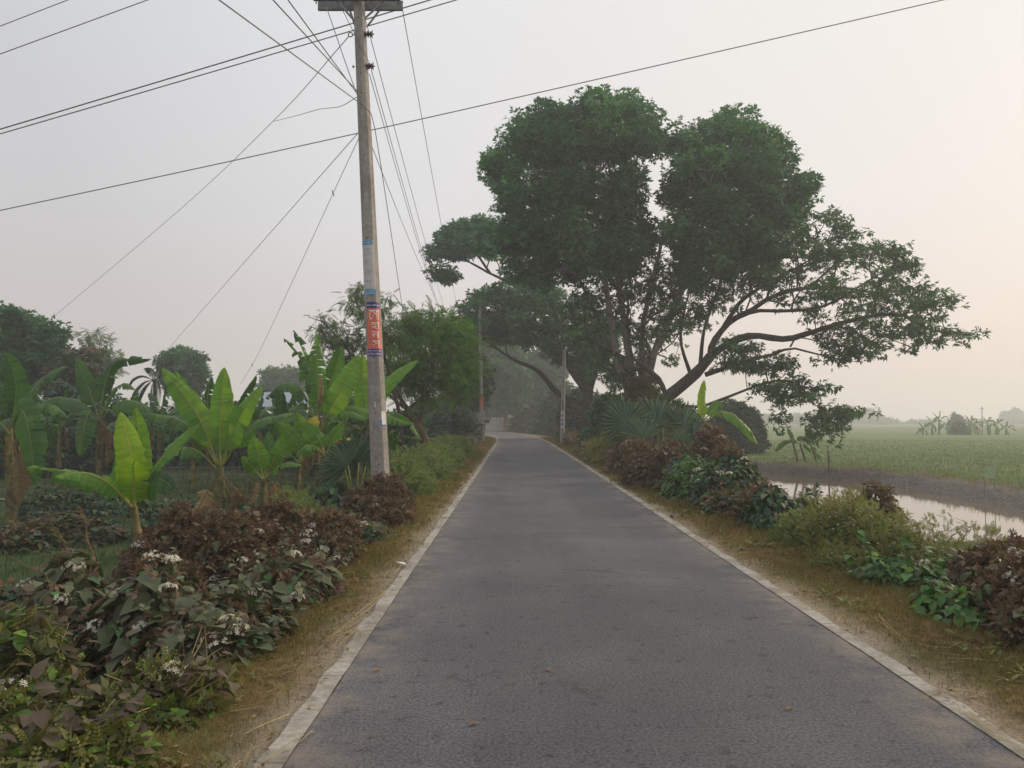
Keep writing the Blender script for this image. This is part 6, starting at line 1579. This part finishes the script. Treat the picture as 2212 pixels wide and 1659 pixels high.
# pond side
q = G(1790, 1008, -.85); mb = MB(); tube(mb, [A(q[0], q[1], -1.2), A(q[0] + .02, q[1], -.5), A(q[0], q[1], P(1789, 971, q[1])[2])], .05, 7); tag(mb.build('wooden_stake', M['bamboo']), 'pale wooden stake on the mud wall by the lanky banana plants', 'stake')
Ys = 28.5; fs = thing('field_sign', (P(2135, 1060, Ys)[0], Ys, -.9), 'small pale green net board on two sticks in the rice by the pond', 'sign')
a, b = P(2126, 1020, Ys), P(2147, 1020, Ys)
for p, y in ((a, 1002), (b, 1005)):
    mb = MB(); segs(mb, [A(p[0], Ys, -1.2)], [A(p[0], Ys, P(2126, y, Ys)[2])], .014, .012, 5); mb.build('post', M['bamboo'], fs)
mb = MB(); box(mb, (a * .5 + b * .5) + A(0, -.03, -.02), (b[0] - a[0] + .04, .012, .42)); mb.build('board', M['net'], fs)
# far field
for i, (px, pyt, Y, w, lab, nme) in enumerate([(2070, 912, 129, 44, 'round hazy tree in the middle of the field clump', 'round_tree'), (2066, 890, 185, 32, 'faint taller tree standing behind the field clump', 'hazy_tree'), (2190, 886, 450, 60, 'very faint tree at the horizon near the picture edge', 'hazy_tree'), (1880, 884, 460, 55, 'ghostly tree at the horizon behind the drooping branch tips', 'hazy_tree')]):
    p = P(px, 900, Y); z = zat(p[0], Y); top = P(px, pyt, Y)[2]; wd_ = w * Y / F / 2
    shrub(nme, lab, p[0], Y, wd_, wd_, top - z, M['midleaf'], 300 + i, n=70, rad=.3 * wd_, size=.22 * wd_, per=24, cat='tree')
fp = thing('field_pole', (P(2121, 900, 131)[0], 131, -.95), 'thin bare pole with a short crosspiece rising from the field clump', 'pole')
mb = MB(); segs(mb, [A(P(2121, 900, 131)[0], 131, -1.2)], [P(2121, 878, 131)], .07, .05, 6); mb.build('shaft', M['bark'], fp); mb = MB(); c = P(2121, 883, 131); segs(mb, [c - A(.35, 0, 0)], [c + A(.35, 0, 0)], .04, .04, 5); mb.build('crosspiece', M['bark'], fp)
tl = MB(); g = np.random.default_rng(9); n = 260
px = np.concatenate([g.uniform(1560, 1850, 170), g.uniform(1850, 2350, 90)]); Yq = g.uniform(380, 440, n); ht_ = np.where(px < 1850, g.uniform(902, 922, n), g.uniform(912, 922, n))
c = Pn(px, ht_, Yq); foliage(tl, c, T_SPRAY, 26, 2.4, 2.3, g, .8, .3); cg_ = c.copy(); cg_[:, 2] = -1; segs(tl, cg_, c, .2, .1, 4)
tag(tl.build('distant_treeline', M['midleaf']), kind='stuff')
